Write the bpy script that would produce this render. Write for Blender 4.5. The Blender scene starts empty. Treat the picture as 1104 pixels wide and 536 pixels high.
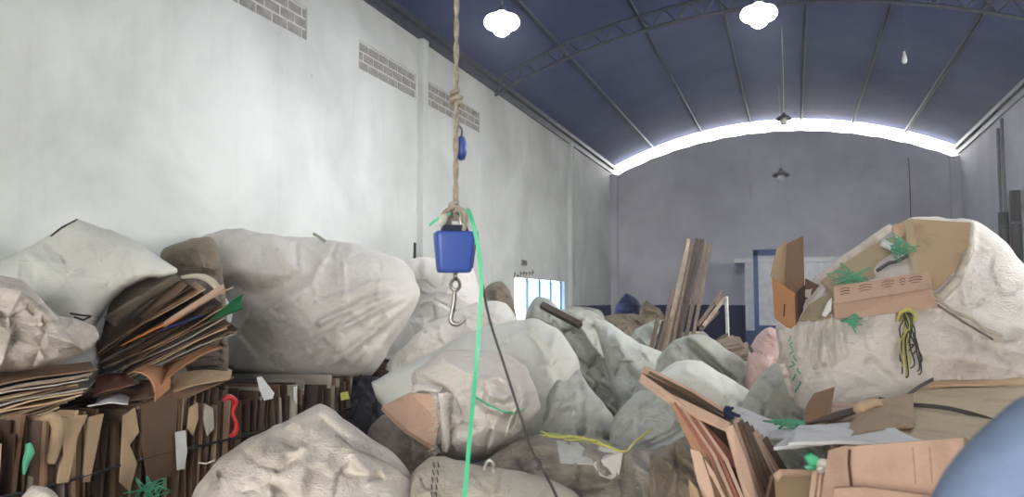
import bpy, bmesh, math, random
import numpy as np
from mathutils import Vector, Matrix
from mathutils.geometry import delaunay_2d_cdt

# ------------------------------------------------------------------ camera, sky, exposure
W, H, F = 1104, 536, 830.0
YAW, PITCH, CAMH = math.radians(20.05), math.radians(3.9), 1.7
sc = bpy.context.scene
col = sc.collection
cam_d = bpy.data.cameras.new('camera'); cam = bpy.data.objects.new('camera', cam_d); col.objects.link(cam)
cam_d.sensor_width = 36.0; cam_d.lens = 36.0 * F / W; cam_d.clip_start = 0.05; cam_d.clip_end = 300
cam.location = (0, 0, CAMH); cam.rotation_euler = (math.radians(90) + PITCH, 0, YAW)
cam_d.dof.use_dof = True; cam_d.dof.focus_distance = 6.0; cam_d.dof.aperture_fstop = 3.2
sc.camera = cam
sc.view_settings.view_transform = 'Standard'; sc.view_settings.look = 'None'
sc.view_settings.gamma = 1.0; sc.view_settings.use_curve_mapping = False
sc.view_settings.exposure = 1.32
world = bpy.data.worlds.new('overcast_sky'); sc.world = world; world.use_nodes = True
bg = world.node_tree.nodes['Background']
bg.inputs[0].default_value = (1.0, 0.985, 0.94, 1); bg.inputs[1].default_value = 5.0

RT = Matrix.Rotation(YAW, 3, 'Z') @ Matrix.Rotation(math.radians(90) + PITCH, 3, 'X')
CAM = Vector((0, 0, CAMH))
def ray(px, py):                       # world direction with unit depth along the view axis
    return RT @ Vector(((px - W / 2) / F, (H / 2 - py) / F, -1.0))
def P(px, py, zc): return CAM + ray(px, py) * zc
def onX(px, py, X):
    d = ray(px, py); return CAM + d * (X / d.x)
def onZ(px, py, Z):
    d = ray(px, py); return CAM + d * ((Z - CAMH) / d.z)
def onY(px, py, Y):
    d = ray(px, py); return CAM + d * (Y / d.y)

rng = random.Random(7)
U = rng.uniform

# ------------------------------------------------------------------ materials
def lin(c):
    out = []
    for v in c[:3]:
        v = v / 255.0
        out.append(v / 12.92 if v <= 0.04045 else ((v + 0.055) / 1.055) ** 2.4)
    return (*out, 1.0)

class NT:
    def __init__(s, name):
        s.m = bpy.data.materials.new(name); s.m.use_nodes = True
        s.t = s.m.node_tree; s.b = s.t.nodes['Principled BSDF']
    def n(s, t, **kw):
        nd = s.t.nodes.new(t)
        for k, v in kw.items():
            if k in nd.inputs: nd.inputs[k].default_value = v
            else: setattr(nd, k, v)
        return nd
    def l(s, a, b): s.t.links.new(a, b)
    def noise(s, vec, scale, detail=4, rough=0.6, dist=0.0):
        nd = s.n('ShaderNodeTexNoise', Scale=scale, Detail=detail, Roughness=rough, Distortion=dist)
        s.l(vec, nd.inputs['Vector']); return nd.outputs['Fac']
    def ramp(s, fac, lo, hi, a=(0, 0, 0, 1), b=(1, 1, 1, 1)):
        nd = s.n('ShaderNodeValToRGB'); e = nd.color_ramp.elements
        e[0].position = lo; e[1].position = hi; e[0].color = a; e[1].color = b
        s.l(fac, nd.inputs[0]); return nd.outputs[0]
    def mix(s, fac, a, b, mode='MIX'):
        nd = s.n('ShaderNodeMix', data_type='RGBA', blend_type=mode)
        for sock, v in ((nd.inputs[0], fac), (nd.inputs[6], a), (nd.inputs[7], b)):
            if hasattr(v, 'links'): s.l(v, sock)
            else: sock.default_value = v
        return nd.outputs[2]
    def math(s, op, a, b=0.0):
        nd = s.n('ShaderNodeMath', operation=op)
        for i, v in ((0, a), (1, b)):
            if hasattr(v, 'links'): s.l(v, nd.inputs[i])
            else: nd.inputs[i].default_value = v
        return nd.outputs[0]
    def bump(s, h, strength, dist):
        nd = s.n('ShaderNodeBump', Strength=strength, Distance=dist); s.l(h, nd.inputs['Height']); s.l(nd.outputs[0], s.b.inputs['Normal'])
    def base(s, c):
        if hasattr(c, 'links'): s.l(c, s.b.inputs['Base Color'])
        else: s.b.inputs['Base Color'].default_value = c
    def set(s, **kw):
        for k, v in kw.items(): s.b.inputs[k.replace('_', ' ')].default_value = v

def mat_plain(name, rgb, rough=0.6, metal=0.0, var=0.12, scale=6.0, bump=0.0):
    t = NT(name); tc = t.n('ShaderNodeTexCoord').outputs['Object']
    n = t.noise(tc, scale, 5)
    c = lin(rgb); d = tuple(x * (1 - 2 * var) for x in c[:3]) + (1,)
    t.base(t.ramp(n, 0.3, 0.7, d, c)); t.set(Roughness=rough, Metallic=metal)
    if bump: t.bump(t.noise(tc, scale * 6, 4), bump, 0.01)
    return t.m

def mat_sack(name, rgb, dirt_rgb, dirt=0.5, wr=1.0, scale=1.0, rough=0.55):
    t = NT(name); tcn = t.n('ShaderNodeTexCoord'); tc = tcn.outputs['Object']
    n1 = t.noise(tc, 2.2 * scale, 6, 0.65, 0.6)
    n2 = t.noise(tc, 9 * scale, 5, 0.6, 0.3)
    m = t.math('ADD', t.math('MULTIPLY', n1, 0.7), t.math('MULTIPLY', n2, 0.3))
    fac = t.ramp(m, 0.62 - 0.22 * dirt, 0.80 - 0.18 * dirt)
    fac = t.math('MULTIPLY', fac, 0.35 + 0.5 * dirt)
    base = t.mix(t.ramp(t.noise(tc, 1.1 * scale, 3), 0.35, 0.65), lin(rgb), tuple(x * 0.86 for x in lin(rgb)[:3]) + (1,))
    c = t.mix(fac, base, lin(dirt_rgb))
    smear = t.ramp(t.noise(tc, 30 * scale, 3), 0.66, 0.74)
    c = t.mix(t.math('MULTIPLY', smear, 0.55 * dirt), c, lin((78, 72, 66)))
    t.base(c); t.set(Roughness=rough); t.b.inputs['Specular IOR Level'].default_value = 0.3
    mp = t.n('ShaderNodeMapping'); mp.inputs['Scale'].default_value = (1.0, 1.0, 2.4); mp.inputs['Rotation'].default_value = (0.5, 0.4, 0.6)
    t.l(tc, mp.inputs[0])
    w1 = t.noise(mp.outputs[0], 6 * scale, 5, 0.6, 1.2)
    w1 = t.math('ABSOLUTE', t.math('SUBTRACT', w1, 0.5))
    w2 = t.noise(mp.outputs[0], 17 * scale, 4, 0.6, 0.8)
    w2 = t.math('ABSOLUTE', t.math('SUBTRACT', w2, 0.5))
    v = t.n('ShaderNodeTexWave', Scale=160.0, Distortion=0.3); t.l(tc, v.inputs[0])
    h = t.math('ADD', t.math('MULTIPLY', w1, 1.0), t.math('MULTIPLY', w2, 0.5))
    h = t.math('ADD', h, t.math('MULTIPLY', v.outputs['Fac'], 0.012))
    t.bump(h, 0.6 * wr, 0.05)
    return t.m

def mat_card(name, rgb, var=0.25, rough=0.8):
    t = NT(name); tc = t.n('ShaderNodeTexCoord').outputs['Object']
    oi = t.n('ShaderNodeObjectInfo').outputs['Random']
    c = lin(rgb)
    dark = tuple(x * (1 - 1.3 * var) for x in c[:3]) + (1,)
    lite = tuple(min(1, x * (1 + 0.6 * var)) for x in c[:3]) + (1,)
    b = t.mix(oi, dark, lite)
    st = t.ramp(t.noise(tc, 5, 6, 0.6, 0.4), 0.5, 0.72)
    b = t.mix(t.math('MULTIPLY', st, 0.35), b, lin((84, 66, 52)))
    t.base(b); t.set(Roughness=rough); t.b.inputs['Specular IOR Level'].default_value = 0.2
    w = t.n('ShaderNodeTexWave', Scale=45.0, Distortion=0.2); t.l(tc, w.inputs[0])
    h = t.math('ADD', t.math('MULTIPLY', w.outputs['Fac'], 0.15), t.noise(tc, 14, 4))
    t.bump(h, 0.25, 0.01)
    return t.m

def mat_emit(name, rgb, strength):
    t = NT(name); t.base((0.8, 0.8, 0.8, 1)); t.b.inputs['Emission Color'].default_value = lin(rgb); t.b.inputs['Emission Strength'].default_value = strength
    return t.m

def mat_wall(name, rgb, blue_y=None, blue_z=1.6):
    t = NT(name); tc = t.n('ShaderNodeTexCoord').outputs['Object']
    c = lin(rgb)
    n = t.noise(tc, 0.55, 6, 0.6, 0.3)
    d = tuple(x * 0.76 for x in c[:3]) + (1,)
    b = t.ramp(n, 0.35, 0.62, d, c)
    mp = t.n('ShaderNodeMapping'); mp.inputs['Scale'].default_value = (1, 1, 0.13); t.l(tc, mp.inputs[0])
    st = t.ramp(t.noise(mp.outputs[0], 3.2, 5, 0.65), 0.56, 0.78)
    b = t.mix(t.math('MULTIPLY', st, 0.15), b, lin((150, 146, 138)))
    chip = t.ramp(t.noise(tc, 5.5, 3, 0.5), 0.765, 0.775)
    b = t.mix(t.math('MULTIPLY', chip, 0.7), b, lin((90, 88, 88)))
    if blue_y is not None:
        s = t.n('ShaderNodeSeparateXYZ'); t.l(tc, s.inputs[0])
        wob = t.math('MULTIPLY', t.noise(tc, 3, 2), 0.05)
        zz = t.math('LESS_THAN', t.math('ADD', s.outputs[2], wob), blue_z)
        yy = t.math('GREATER_THAN', s.outputs[1], blue_y)
        b = t.mix(t.math('MULTIPLY', zz, yy), b, lin((34, 48, 92)))
    t.base(b); t.set(Roughness=0.75); t.b.inputs['Specular IOR Level'].default_value = 0.25
    t.bump(t.noise(tc, 7, 6, 0.6), 0.25, 0.03)
    return t.m

M = {}
HUE = {'c_brown': 'brown', 'c_dark': 'dark brown', 'c_tan': 'tan', 'c_grey': 'greyish', 'c_olive': 'olive tan', 'c_salmon': 'salmon', 'wood': 'weathered', 'wood_l': 'pale', 'wood_d': 'dark'}
M['wall_l'] = mat_wall('painted_plaster_left', (226, 229, 225), blue_y=19.3)
M['wall_b'] = mat_wall('painted_plaster_back', (222, 220, 228), blue_y=0.0)
M['brick'] = mat_plain('bare_grey_brick', (176, 173, 168), 0.9, 0, 0.2, 9, 0.5)
M['mortar'] = mat_plain('pale_mortar', (226, 225, 220), 0.9, 0, 0.1, 12, 0.4)
M['floor'] = mat_plain('grey_concrete', (120, 116, 112), 0.85, 0, 0.2, 1.2, 0.3)
M['ground'] = mat_plain('yard_concrete', (170, 168, 162), 0.9, 0, 0.12, 0.5)
M['steel'] = mat_plain('dark_steel', (92, 96, 108), 0.5, 0.3, 0.2, 5)
M['galv'] = mat_plain('painted_purlin', (104, 112, 134), 0.4, 0.2, 0.15, 4)
M['pipe'] = mat_plain('dark_pipe', (22, 22, 27), 0.6, 0, 0.2, 6)
M['pipe_l'] = mat_plain('grey_pipe', (96, 96, 102), 0.5, 0, 0.15, 6)
# roof sheets
t = NT('blue_roof_sheet'); tc = t.n('ShaderNodeTexCoord').outputs['Object']
b = t.ramp(t.noise(tc, 0.35, 5, 0.6), 0.35, 0.68, lin((60, 73, 122)), lin((92, 104, 144)))
t.base(b); t.set(Roughness=0.75); t.b.inputs['Metallic'].default_value = 0.15
w = t.n('ShaderNodeTexWave', Scale=2.6, Distortion=0.0); w.bands_direction = 'X'; t.l(tc, w.inputs[0]); t.bump(w.outputs['Fac'], 0.05, 0.02)
M['roof'] = t.m
# sacks
M['sk_white'] = mat_sack('white_woven_plastic', (226, 222, 214), (150, 140, 126), 0.35, 0.7)
M['sk_warm'] = mat_sack('warm_white_woven_plastic', (222, 212, 200), (136, 122, 108), 0.65)
M['sk_pink'] = mat_sack('pinkish_white_woven_plastic', (228, 220, 212), (146, 132, 120), 0.45)
M['sk_cool'] = mat_sack('bluish_white_woven_plastic', (226, 227, 217), (160, 156, 146), 0.35, 0.6)
M['sk_grey'] = mat_sack('grey_green_woven_plastic', (176, 178, 166), (112, 108, 98), 0.55)
M['sk_greyl'] = mat_sack('pale_grey_woven_plastic', (198, 200, 192), (120, 116, 108), 0.5)
M['sk_dirty'] = mat_sack('dirty_woven_plastic', (176, 168, 156), (92, 84, 74), 0.85, 1.3)
M['sk_beige'] = mat_sack('beige_woven_plastic', (204, 194, 176), (120, 106, 88), 0.5)
M['sk_brown'] = mat_sack('brown_stained_plastic', (150, 136, 118), (86, 76, 66), 0.8, 1.2)
M['sk_rose'] = mat_sack('rose_woven_plastic', (206, 176, 168), (140, 116, 108), 0.4)
M['sk_dark'] = mat_sack('black_plastic', (34, 36, 46), (60, 58, 60), 0.3, 1.0, 1.0, 0.35)
M['sk_navy'] = mat_sack('navy_plastic', (34, 44, 84), (60, 62, 80), 0.3, 1.0, 1.0, 0.4)
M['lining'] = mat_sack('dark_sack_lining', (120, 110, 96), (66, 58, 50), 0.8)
# cardboard
M['c_tan'] = mat_card('tan_cardboard', (190, 164, 132))
M['c_salmon'] = mat_card('salmon_cardboard', (204, 172, 150), 0.15)
M['c_brown'] = mat_card('brown_cardboard', (134, 107, 86), 0.35)
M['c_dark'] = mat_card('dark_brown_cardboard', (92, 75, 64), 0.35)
M['c_olive'] = mat_card('olive_tan_cardboard', (184, 168, 138), 0.15)
M['c_orange'] = mat_card('orange_brown_cardboard', (178, 128, 92), 0.2)
M['c_face'] = mat_card('ochre_cardboard', (186, 144, 114), 0.15)
M['c_grey'] = mat_card('greyish_board', (168, 160, 148), 0.2)
M['c_white'] = mat_card('white_board', (222, 222, 220), 0.08)
M['c_maroon'] = mat_card('reddish_cardboard', (150, 98, 84), 0.2)
M['ink'] = mat_plain('dark_print', (112, 74, 58), 0.8)
M['inkblk'] = mat_plain('black_print', (40, 38, 38), 0.8)
M['orange'] = mat_plain('bright_orange_board', (232, 138, 50), 0.7)
M['red'] = mat_plain('red_plastic', (214, 44, 48), 0.4)
M['green'] = mat_plain('green_plastic', (84, 172, 134), 0.45)
M['green_l'] = mat_plain('mint_green_strap', (84, 206, 150), 0.45)
M['green_d'] = mat_plain('deep_green_board', (26, 104, 62), 0.5)
M['yellow'] = mat_plain('yellow_strap', (206, 200, 96), 0.45)
M['green_y'] = mat_plain('yellow_green_twine', (150, 160, 84), 0.5)
M['black'] = mat_plain('black_cord', (38, 36, 36), 0.6)
M['cordgrey'] = mat_plain('dark_grey_strap', (74, 70, 68), 0.6)
M['cream'] = mat_plain('cream_thread', (220, 214, 200), 0.8)
M['rope'] = mat_plain('beige_rope', (206, 192, 172), 0.9, 0, 0.25, 40, 0.8)
M['blue'] = mat_plain('blue_enamel', (62, 90, 172), 0.35, 0, 0.06, 8)
M['blue_dk'] = mat_plain('dark_blue_casing', (40, 48, 72), 0.5)
M['blue_steel'] = mat_plain('blue_steel_paint', (44, 84, 140), 0.45)
M['metal'] = mat_plain('bright_steel', (176, 172, 166), 0.3, 0.9, 0.15, 30)
M['wood'] = mat_plain('weathered_board', (132, 114, 98), 0.85, 0, 0.25, 14, 0.3)
M['wood_l'] = mat_plain('pale_board', (178, 160, 140), 0.85, 0, 0.2, 14, 0.3)
M['wood_d'] = mat_plain('dark_board', (84, 70, 62), 0.85, 0, 0.25, 14, 0.3)
M['paper'] = mat_plain('white_paper', (226, 226, 222), 0.8, 0, 0.08, 12)
M['white_en'] = mat_plain('white_enamel', (240, 240, 238), 0.4)
M['bulb'] = mat_emit('lit_bulb', (240, 244, 255), 130.0)
M['reflector_glow'] = mat_emit('glowing_reflector', (240, 244, 255), 3.0)  # weak emission that paints the bulb's glow onto the reflector
M['bulb_off'] = mat_plain('unlit_bulb', (222, 222, 222), 0.2)
M['cabin'] = mat_plain('white_cabin_paint', (240, 240, 240), 0.7)
M['skin'] = mat_plain('skin', (168, 120, 94), 0.6, 0, 0.05)
M['hair'] = mat_plain('dark_hair', (30, 26, 24), 0.6)
M['shirt'] = mat_plain('light_blue_shirt', (116, 134, 162), 0.85, 0, 0.08, 30, 0.3)
M['shirt_d'] = mat_plain('dark_blue_collar', (40, 52, 128), 0.85)
M['jeans'] = mat_plain('dark_trousers', (44, 50, 66), 0.9)
# translucent blue gate sheet
t = NT('pale_blue_gate_sheet'); t.base(lin((180, 212, 244))); t.set(Roughness=0.5)
tr = t.n('ShaderNodeBsdfTranslucent'); tr.inputs[0].default_value = lin((186, 216, 246)); mx = t.n('ShaderNodeMixShader'); mx.inputs[0].default_value = 0.75
t.l(t.b.outputs[0], mx.inputs[1]); t.l(tr.outputs[0], mx.inputs[2]); t.l(mx.outputs[0], t.t.nodes['Material Output'].inputs[0])
M['gate'] = t.m

# ------------------------------------------------------------------ builders
def root(name, loc, label, cat, group=None):
    o = bpy.data.objects.new(name, None); col.objects.link(o); o.location = loc; o.empty_display_size = 0.1
    return tag(o, label, cat, group)
def tag(o, label, cat, group=None, kind=None):
    o['label'] = label; o['category'] = cat
    if group: o['group'] = group
    if kind: o['kind'] = kind
    return o
def mesh(name, verts, faces, mat, parent=None, smooth=False, origin=None, label=None, recalc=True):
    """verts in world metres; stored relative to the parent (or to origin / own base centre)."""
    v = np.array([tuple(p) for p in verts], float)
    if parent is not None:
        o0 = Vector(parent.location)
        pp = parent.parent
        while pp is not None: o0 += Vector(pp.location); pp = pp.parent
    elif origin is not None: o0 = Vector(origin)
    else:
        mn, mx = v.min(0), v.max(0); o0 = Vector(((mn[0] + mx[0]) / 2, (mn[1] + mx[1]) / 2, mn[2]))
    v = v - np.array(o0)
    me = bpy.data.meshes.new(name); me.from_pydata(v.tolist(), [], [list(f) for f in faces])
    if recalc:
        bm = bmesh.new(); bm.from_mesh(me); bmesh.ops.recalc_face_normals(bm, faces=bm.faces); bm.to_mesh(me); bm.free()
    if smooth: me.polygons.foreach_set('use_smooth', [True] * len(me.polygons))
    me.materials.append(M[mat] if isinstance(mat, str) else mat)
    o = bpy.data.objects.new(name, me); col.objects.link(o)
    if parent is not None: o.parent = parent
    else: o.location = o0
    if label: o['label'] = label
    return o
def struct(o): o['kind'] = 'structure'; return o
BOXF = [(0, 1, 3, 2), (4, 6, 7, 5), (0, 4, 5, 1), (2, 3, 7, 6), (0, 2, 6, 4), (1, 5, 7, 3)]
def boxv(x0, x1, y0, y1, z0, z1): return [(x, y, z) for x in (x0, x1) for y in (y0, y1) for z in (z0, z1)]
class MB:
    def __init__(s): s.v = []; s.f = []
    def add(s, v, f):
        n = len(s.v); s.v += [tuple(p) for p in v]; s.f += [tuple(i + n for i in q) for q in f]; return s
    def box(s, *a): return s.add(boxv(*a), BOXF)
    def build(s, name, mat, parent=None, **k): return mesh(name, s.v, s.f, mat, parent, **k)
def tube_vf(pts, r, n=7, closed_ends=True):
    pts = [Vector(p) for p in pts]; V = []; Fc = []
    rr = r if hasattr(r, '__len__') else [r] * len(pts)
    up = None
    for i, p in enumerate(pts):
        d = (pts[min(i + 1, len(pts) - 1)] - pts[max(i - 1, 0)])
        if d.length < 1e-9: d = Vector((0, 0, 1))
        d.normalize()
        if up is None:
            up = Vector((0, 0, 1)) if abs(d.z) < 0.9 else Vector((1, 0, 0))
        a = d.cross(up).normalized(); b = d.cross(a).normalized(); up = -b if False else a.cross(d).normalized()
        for k in range(n):
            t_ = 2 * math.pi * k / n
            V.append(p + a * math.cos(t_) * rr[i] + b * math.sin(t_) * rr[i])
    for i in range(len(pts) - 1):
        for k in range(n):
            Fc.append((i * n + k, i * n + (k + 1) % n, (i + 1) * n + (k + 1) % n, (i + 1) * n + k))
    if closed_ends:
        Fc.append(tuple(range(n - 1, -1, -1))); m = (len(pts) - 1) * n; Fc.append(tuple(range(m, m + n)))
    return V, Fc
def spline(pts, k=6):
    pts = [Vector(p) for p in pts]; out = []
    for i in range(len(pts) - 1):
        p0, p1, p2, p3 = pts[max(i - 1, 0)], pts[i], pts[i + 1], pts[min(i + 2, len(pts) - 1)]
        for j in range(k):
            t_ = j / k
            out.append(0.5 * ((2 * p1) + (p2 - p0) * t_ + (2 * p0 - 5 * p1 + 4 * p2 - p3) * t_ * t_ + (3 * p1 - p0 - 3 * p2 + p3) * t_ ** 3))
    out.append(pts[-1]); return out
def tube(name, pts, r, mat, parent=None, n=7, k=6, **kw):
    s = spline(pts, k) if k else pts
    if hasattr(r, '__len__'): r = np.interp(np.linspace(0, 1, len(s)), np.linspace(0, 1, len(r)), r)
    v, f = tube_vf(s, r, n); return mesh(name, v, f, mat, parent, smooth=True, **kw)
def lathe_vf(prof, c, n=24):
    V = []; Fc = []
    for r, z in prof:
        for k in range(n): V.append((c[0] + r * math.cos(2 * math.pi * k / n), c[1] + r * math.sin(2 * math.pi * k / n), c[2] + z))
    for i in range(len(prof) - 1):
        for k in range(n): Fc.append((i * n + k, i * n + (k + 1) % n, (i + 1) * n + (k + 1) % n, (i + 1) * n + k))
    return V, Fc
def ribbon_vf(pts, w, t_=0.002, side=None):
    """flat strap: wide across `side`."""
    pts = [Vector(p) for p in pts]; V = []; Fc = []
    for i, p in enumerate(pts):
        d = (pts[min(i + 1, len(pts) - 1)] - pts[max(i - 1, 0)]).normalized()
        s = (side - d * side.dot(d)).normalized(); nrm = d.cross(s).normalized()
        for a, b in ((-1, -1), (1, -1), (1, 1), (-1, 1)): V.append(p + s * a * w / 2 + nrm * b * t_ / 2)
    for i in range(len(pts) - 1):
        for k in range(4): Fc.append((i * 4 + k, i * 4 + (k + 1) % 4, i * 4 + 4 + (k + 1) % 4, i * 4 + 4 + k))
    m = 4 * (len(pts) - 1); Fc += [(0, 1, 2, 3), (m, m + 1, m + 2, m + 3)]
    return V, Fc
RIGHT = RT @ Vector((1, 0, 0)); UPV = RT @ Vector((0, 1, 0)); FWD = RT @ Vector((0, 0, -1))
def slab_vf(pts, th):
    pts = [Vector(p) for p in pts]; n = Vector((0, 0, 0))
    for i in range(len(pts)):
        a, b = pts[i], pts[(i + 1) % len(pts)]; n += a.cross(b)
    c = sum(pts, Vector()) / len(pts)
    n = Vector((0, 0, 0))
    for i in range(len(pts)): n += (pts[i] - c).cross(pts[(i + 1) % len(pts)] - c)
    n.normalize()
    if n.dot(c - CAM) < 0: n = -n
    V = pts + [p + n * th for p in pts]; k = len(pts)
    Fc = [tuple(range(k)), tuple(range(2 * k - 1, k - 1, -1))] + [(i, (i + 1) % k, (i + 1) % k + k, i + k) for i in range(k)]
    return V, Fc
def slab(name, ppts, th, mat, parent=None, **kw):
    """thick board from (px, py, depth) corners."""
    v, f = slab_vf([P(*q) for q in ppts], th); return mesh(name, v, f, mat, parent, **kw)
def sheet_vf(c, th, nx=6, ny=4, bend=0.0, wob=0.0, seed=0):
    """c = four world corners (a, b, c, d): a-b one edge, d-c the opposite; a bent thick board."""
    a, b, c_, d = [Vector(q) for q in c]; n = (b - a).cross(d - a).normalized(); r = random.Random(seed)
    ph = [r.uniform(0, 6.28) for _ in range(4)]
    V = []; L = []
    for s in (0, 1):
        for j in range(ny + 1):
            for i in range(nx + 1):
                u, v = i / nx, j / ny
                p = a.lerp(b, u).lerp(d.lerp(c_, u), v)
                off = bend * (4 * u * (1 - u)) + wob * (math.sin(5 * u + ph[0]) * math.cos(4 * v + ph[1]) + 0.5 * math.sin(9 * u + 6 * v + ph[2]))
                V.append(p + n * (off + s * th))
    k = (nx + 1) * (ny + 1); Fc = []
    def id(s, i, j): return s * k + j * (nx + 1) + i
    for j in range(ny):
        for i in range(nx):
            Fc.append((id(0, i, j), id(0, i + 1, j), id(0, i + 1, j + 1), id(0, i, j + 1)))
            Fc.append((id(1, i, j), id(1, i, j + 1), id(1, i + 1, j + 1), id(1, i + 1, j)))
    for i in range(nx):
        Fc.append((id(0, i, 0), id(1, i, 0), id(1, i + 1, 0), id(0, i + 1, 0))); Fc.append((id(0, i, ny), id(0, i + 1, ny), id(1, i + 1, ny), id(1, i, ny)))
    for j in range(ny):
        Fc.append((id(0, 0, j), id(0, 0, j + 1), id(1, 0, j + 1), id(1, 0, j))); Fc.append((id(0, nx, j), id(1, nx, j), id(1, nx, j + 1), id(0, nx, j + 1)))
    return V, Fc

# ---- numpy noise
def vnoise(x, y, seed):
    rs = np.random.RandomState(seed % 100000); tab = rs.rand(64, 64)
    xi = np.floor(x).astype(int); yi = np.floor(y).astype(int); fx = x - xi; fy = y - yi
    fx = fx * fx * (3 - 2 * fx); fy = fy * fy * (3 - 2 * fy)
    g = lambda a, b: tab[a % 64, b % 64]
    return (g(xi, yi) * (1 - fx) + g(xi + 1, yi) * fx) * (1 - fy) + (g(xi, yi + 1) * (1 - fx) + g(xi + 1, yi + 1) * fx) * fy
def ridge(x, y, seed): return 1 - np.abs(2 * vnoise(x, y, seed) - 1)
def inside(poly, x, y):
    res = np.zeros(x.shape, bool); n = len(poly)
    for i in range(n):
        x1, y1 = poly[i]; x2, y2 = poly[(i + 1) % n]
        if y1 == y2: continue
        c = ((y1 > y) != (y2 > y)) & (x < (x2 - x1) * (y - y1) / (y2 - y1) + x1); res ^= c
    return res
def segdist(px, py, poly):
    d = np.full(px.shape, 1e9)
    for (x1, y1), (x2, y2) in zip(poly[:-1], poly[1:]):
        dx, dy = x2 - x1, y2 - y1; L = dx * dx + dy * dy + 1e-9
        t_ = np.clip(((px - x1) * dx + (py - y1) * dy) / L, 0, 1)
        d = np.minimum(d, np.hypot(px - x1 - t_ * dx, py - y1 - t_ * dy))
    return d
SACKSEED = [100]
def sack(label, outline, zc, front, back, mat, tilt=0.25, fold=(0.035, 0.6, 1.0), creases=(), bumps=(), cat='sack', name='woven_sack', group=None, full=0.46, jit=1.2, parts=False, swing=0.0):
    """A stuffed sack: its outline seen from the camera at depth zc, blown up into a closed full volume with folds."""
    SACKSEED[0] += 17; seed = SACKSEED[0]
    q = [Vector((x, y, 0)) for x, y in outline]; n = len(q); poly = []
    for i in range(n):
        p0, p1, p2, p3 = q[i - 1], q[i], q[(i + 1) % n], q[(i + 2) % n]
        k = max(2, int((p2 - p1).length / 5))
        for j in range(k):
            t_ = j / k
            v = 0.5 * ((2 * p1) + (p2 - p0) * t_ + (2 * p0 - 5 * p1 + 4 * p2 - p3) * t_ * t_ + (3 * p1 - p0 - 3 * p2 + p3) * t_ ** 3)
            lnv = p1.lerp(p2, t_); v = v.lerp(lnv, 0.45); poly.append((v.x, v.y))
    pa = np.array(poly); ii = np.arange(len(pa)) * 0.55
    pa[:, 0] += jit * (vnoise(ii, ii * 0 + 3.3, seed) - 0.5) * 2; pa[:, 1] += jit * (vnoise(ii, ii * 0 + 9.1, seed + 1) - 0.5) * 2
    poly = [tuple(p) for p in pa]
    mn = pa.min(0); mx = pa.max(0); size = max(mx - mn); h = max(1.4, size / 110.0)
    gx = np.arange(mn[0] - 2 * h, mx[0] + 2.01 * h, h); gy = np.arange(mn[1] - 2 * h, mx[1] + 2.01 * h, h)
    X, Y = np.meshgrid(gx, gy); mask = inside(poly, X, Y)
    u = np.zeros(X.shape)
    for it in range(1400):
        v = np.zeros_like(u); v[1:-1, 1:-1] = 0.25 * (u[:-2, 1:-1] + u[2:, 1:-1] + u[1:-1, :-2] + u[1:-1, 2:]) + 1.0
        u = np.where(mask, u + 1.0 * (v - u), 0)
    s = (u / max(u.max(), 1e-6)) ** full
    def samp(A, x, y):
        fx = np.clip((x - gx[0]) / h, 0, len(gx) - 1.001); fy = np.clip((y - gy[0]) / h, 0, len(gy) - 1.001)
        i = fx.astype(int); j = fy.astype(int); a = fx - i; b_ = fy - j
        return (A[j, i] * (1 - a) + A[j, i + 1] * a) * (1 - b_) + (A[j + 1, i] * (1 - a) + A[j + 1, i + 1] * a) * b_
    cx, cy = (mn + mx) / 2; kk = zc / F
    ca, sa = math.cos(fold[1]), math.sin(fold[1])
    rs0 = np.random.RandomState(seed + 9); nsite = int(np.clip((mx[0] - mn[0]) * (mx[1] - mn[1]) * kk * kk / .035, 8, 70))
    sites = [((a - .5) * (mx[0] - mn[0]) * kk + 20, (b_ - .5) * (mx[1] - mn[1]) * kk + 20) for a, b_ in rs0.rand(nsite, 2)]
    tabA = rs0.rand(97) * 2 - 1; crumple = fold[0] * 1.5 + .008
    def depth(x, y, side):
        x = np.asarray(x, float); y = np.asarray(y, float); S = samp(s, x, y)
        d = zc + tilt * (cy - y) * kk + swing * (x - cx) * kk
        if side > 0: return d + back * S
        mxx = (x - cx) * kk + 20; my = (y - cy) * kk + 20
        wx = 0.25 * (vnoise(mxx * 2, my * 2, seed + 2) - .5); wy = 0.25 * (vnoise(mxx * 2, my * 2, seed + 3) - .5)
        a = (mxx + wx) * ca + (my + wy) * sa; b_ = -(mxx + wx) * sa + (my + wy) * ca; sc_ = fold[2]
        r1 = ridge(a * 1.3 * sc_, b_ * 3.6 * sc_, seed + 4) ** 2; r2 = ridge(a * 3 * sc_, b_ * 7 * sc_, seed + 5) ** 2; r3 = ridge(a * 8 * sc_, b_ * 13 * sc_, seed + 6)
        big = vnoise(mxx * 2.4, my * 2.4, seed + 7) - .5
        nz = fold[0] * (2.0 * (r1 - .4) + 1.3 * (r2 - .4) + 0.6 * (r3 - .5)) + 0.14 * min(1, front) * big
        d = d - front * S - nz * np.minimum(1, S * 1.6)
        K = len(sites); dd = np.stack([(mxx + wx * .5 - sx) ** 2 + (my + wy * .5 - sy) ** 2 for sx, sy in sites]); o_ = np.argsort(dd, axis=0)[:2]
        f1 = np.sqrt(np.take_along_axis(dd, o_[:1], 0)[0]); f2 = np.sqrt(np.take_along_axis(dd, o_[1:2], 0)[0])
        lo_, hi_ = np.minimum(o_[0], o_[1]), np.maximum(o_[0], o_[1]); am = tabA[(lo_ * 31 + hi_ * 17) % 97]
        d = d - crumple * am * np.exp(-(f2 - f1) / (.035 + .03 * tabA[(lo_ * 7 + hi_) % 97] ** 2)) * np.minimum(1, S * 1.6)
        d = d - crumple * .5 * (tabA[(o_[0] * 13) % 97]) * (1 - np.exp(-(f2 - f1) / .05)) * np.minimum(1, S * 1.6)
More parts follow.
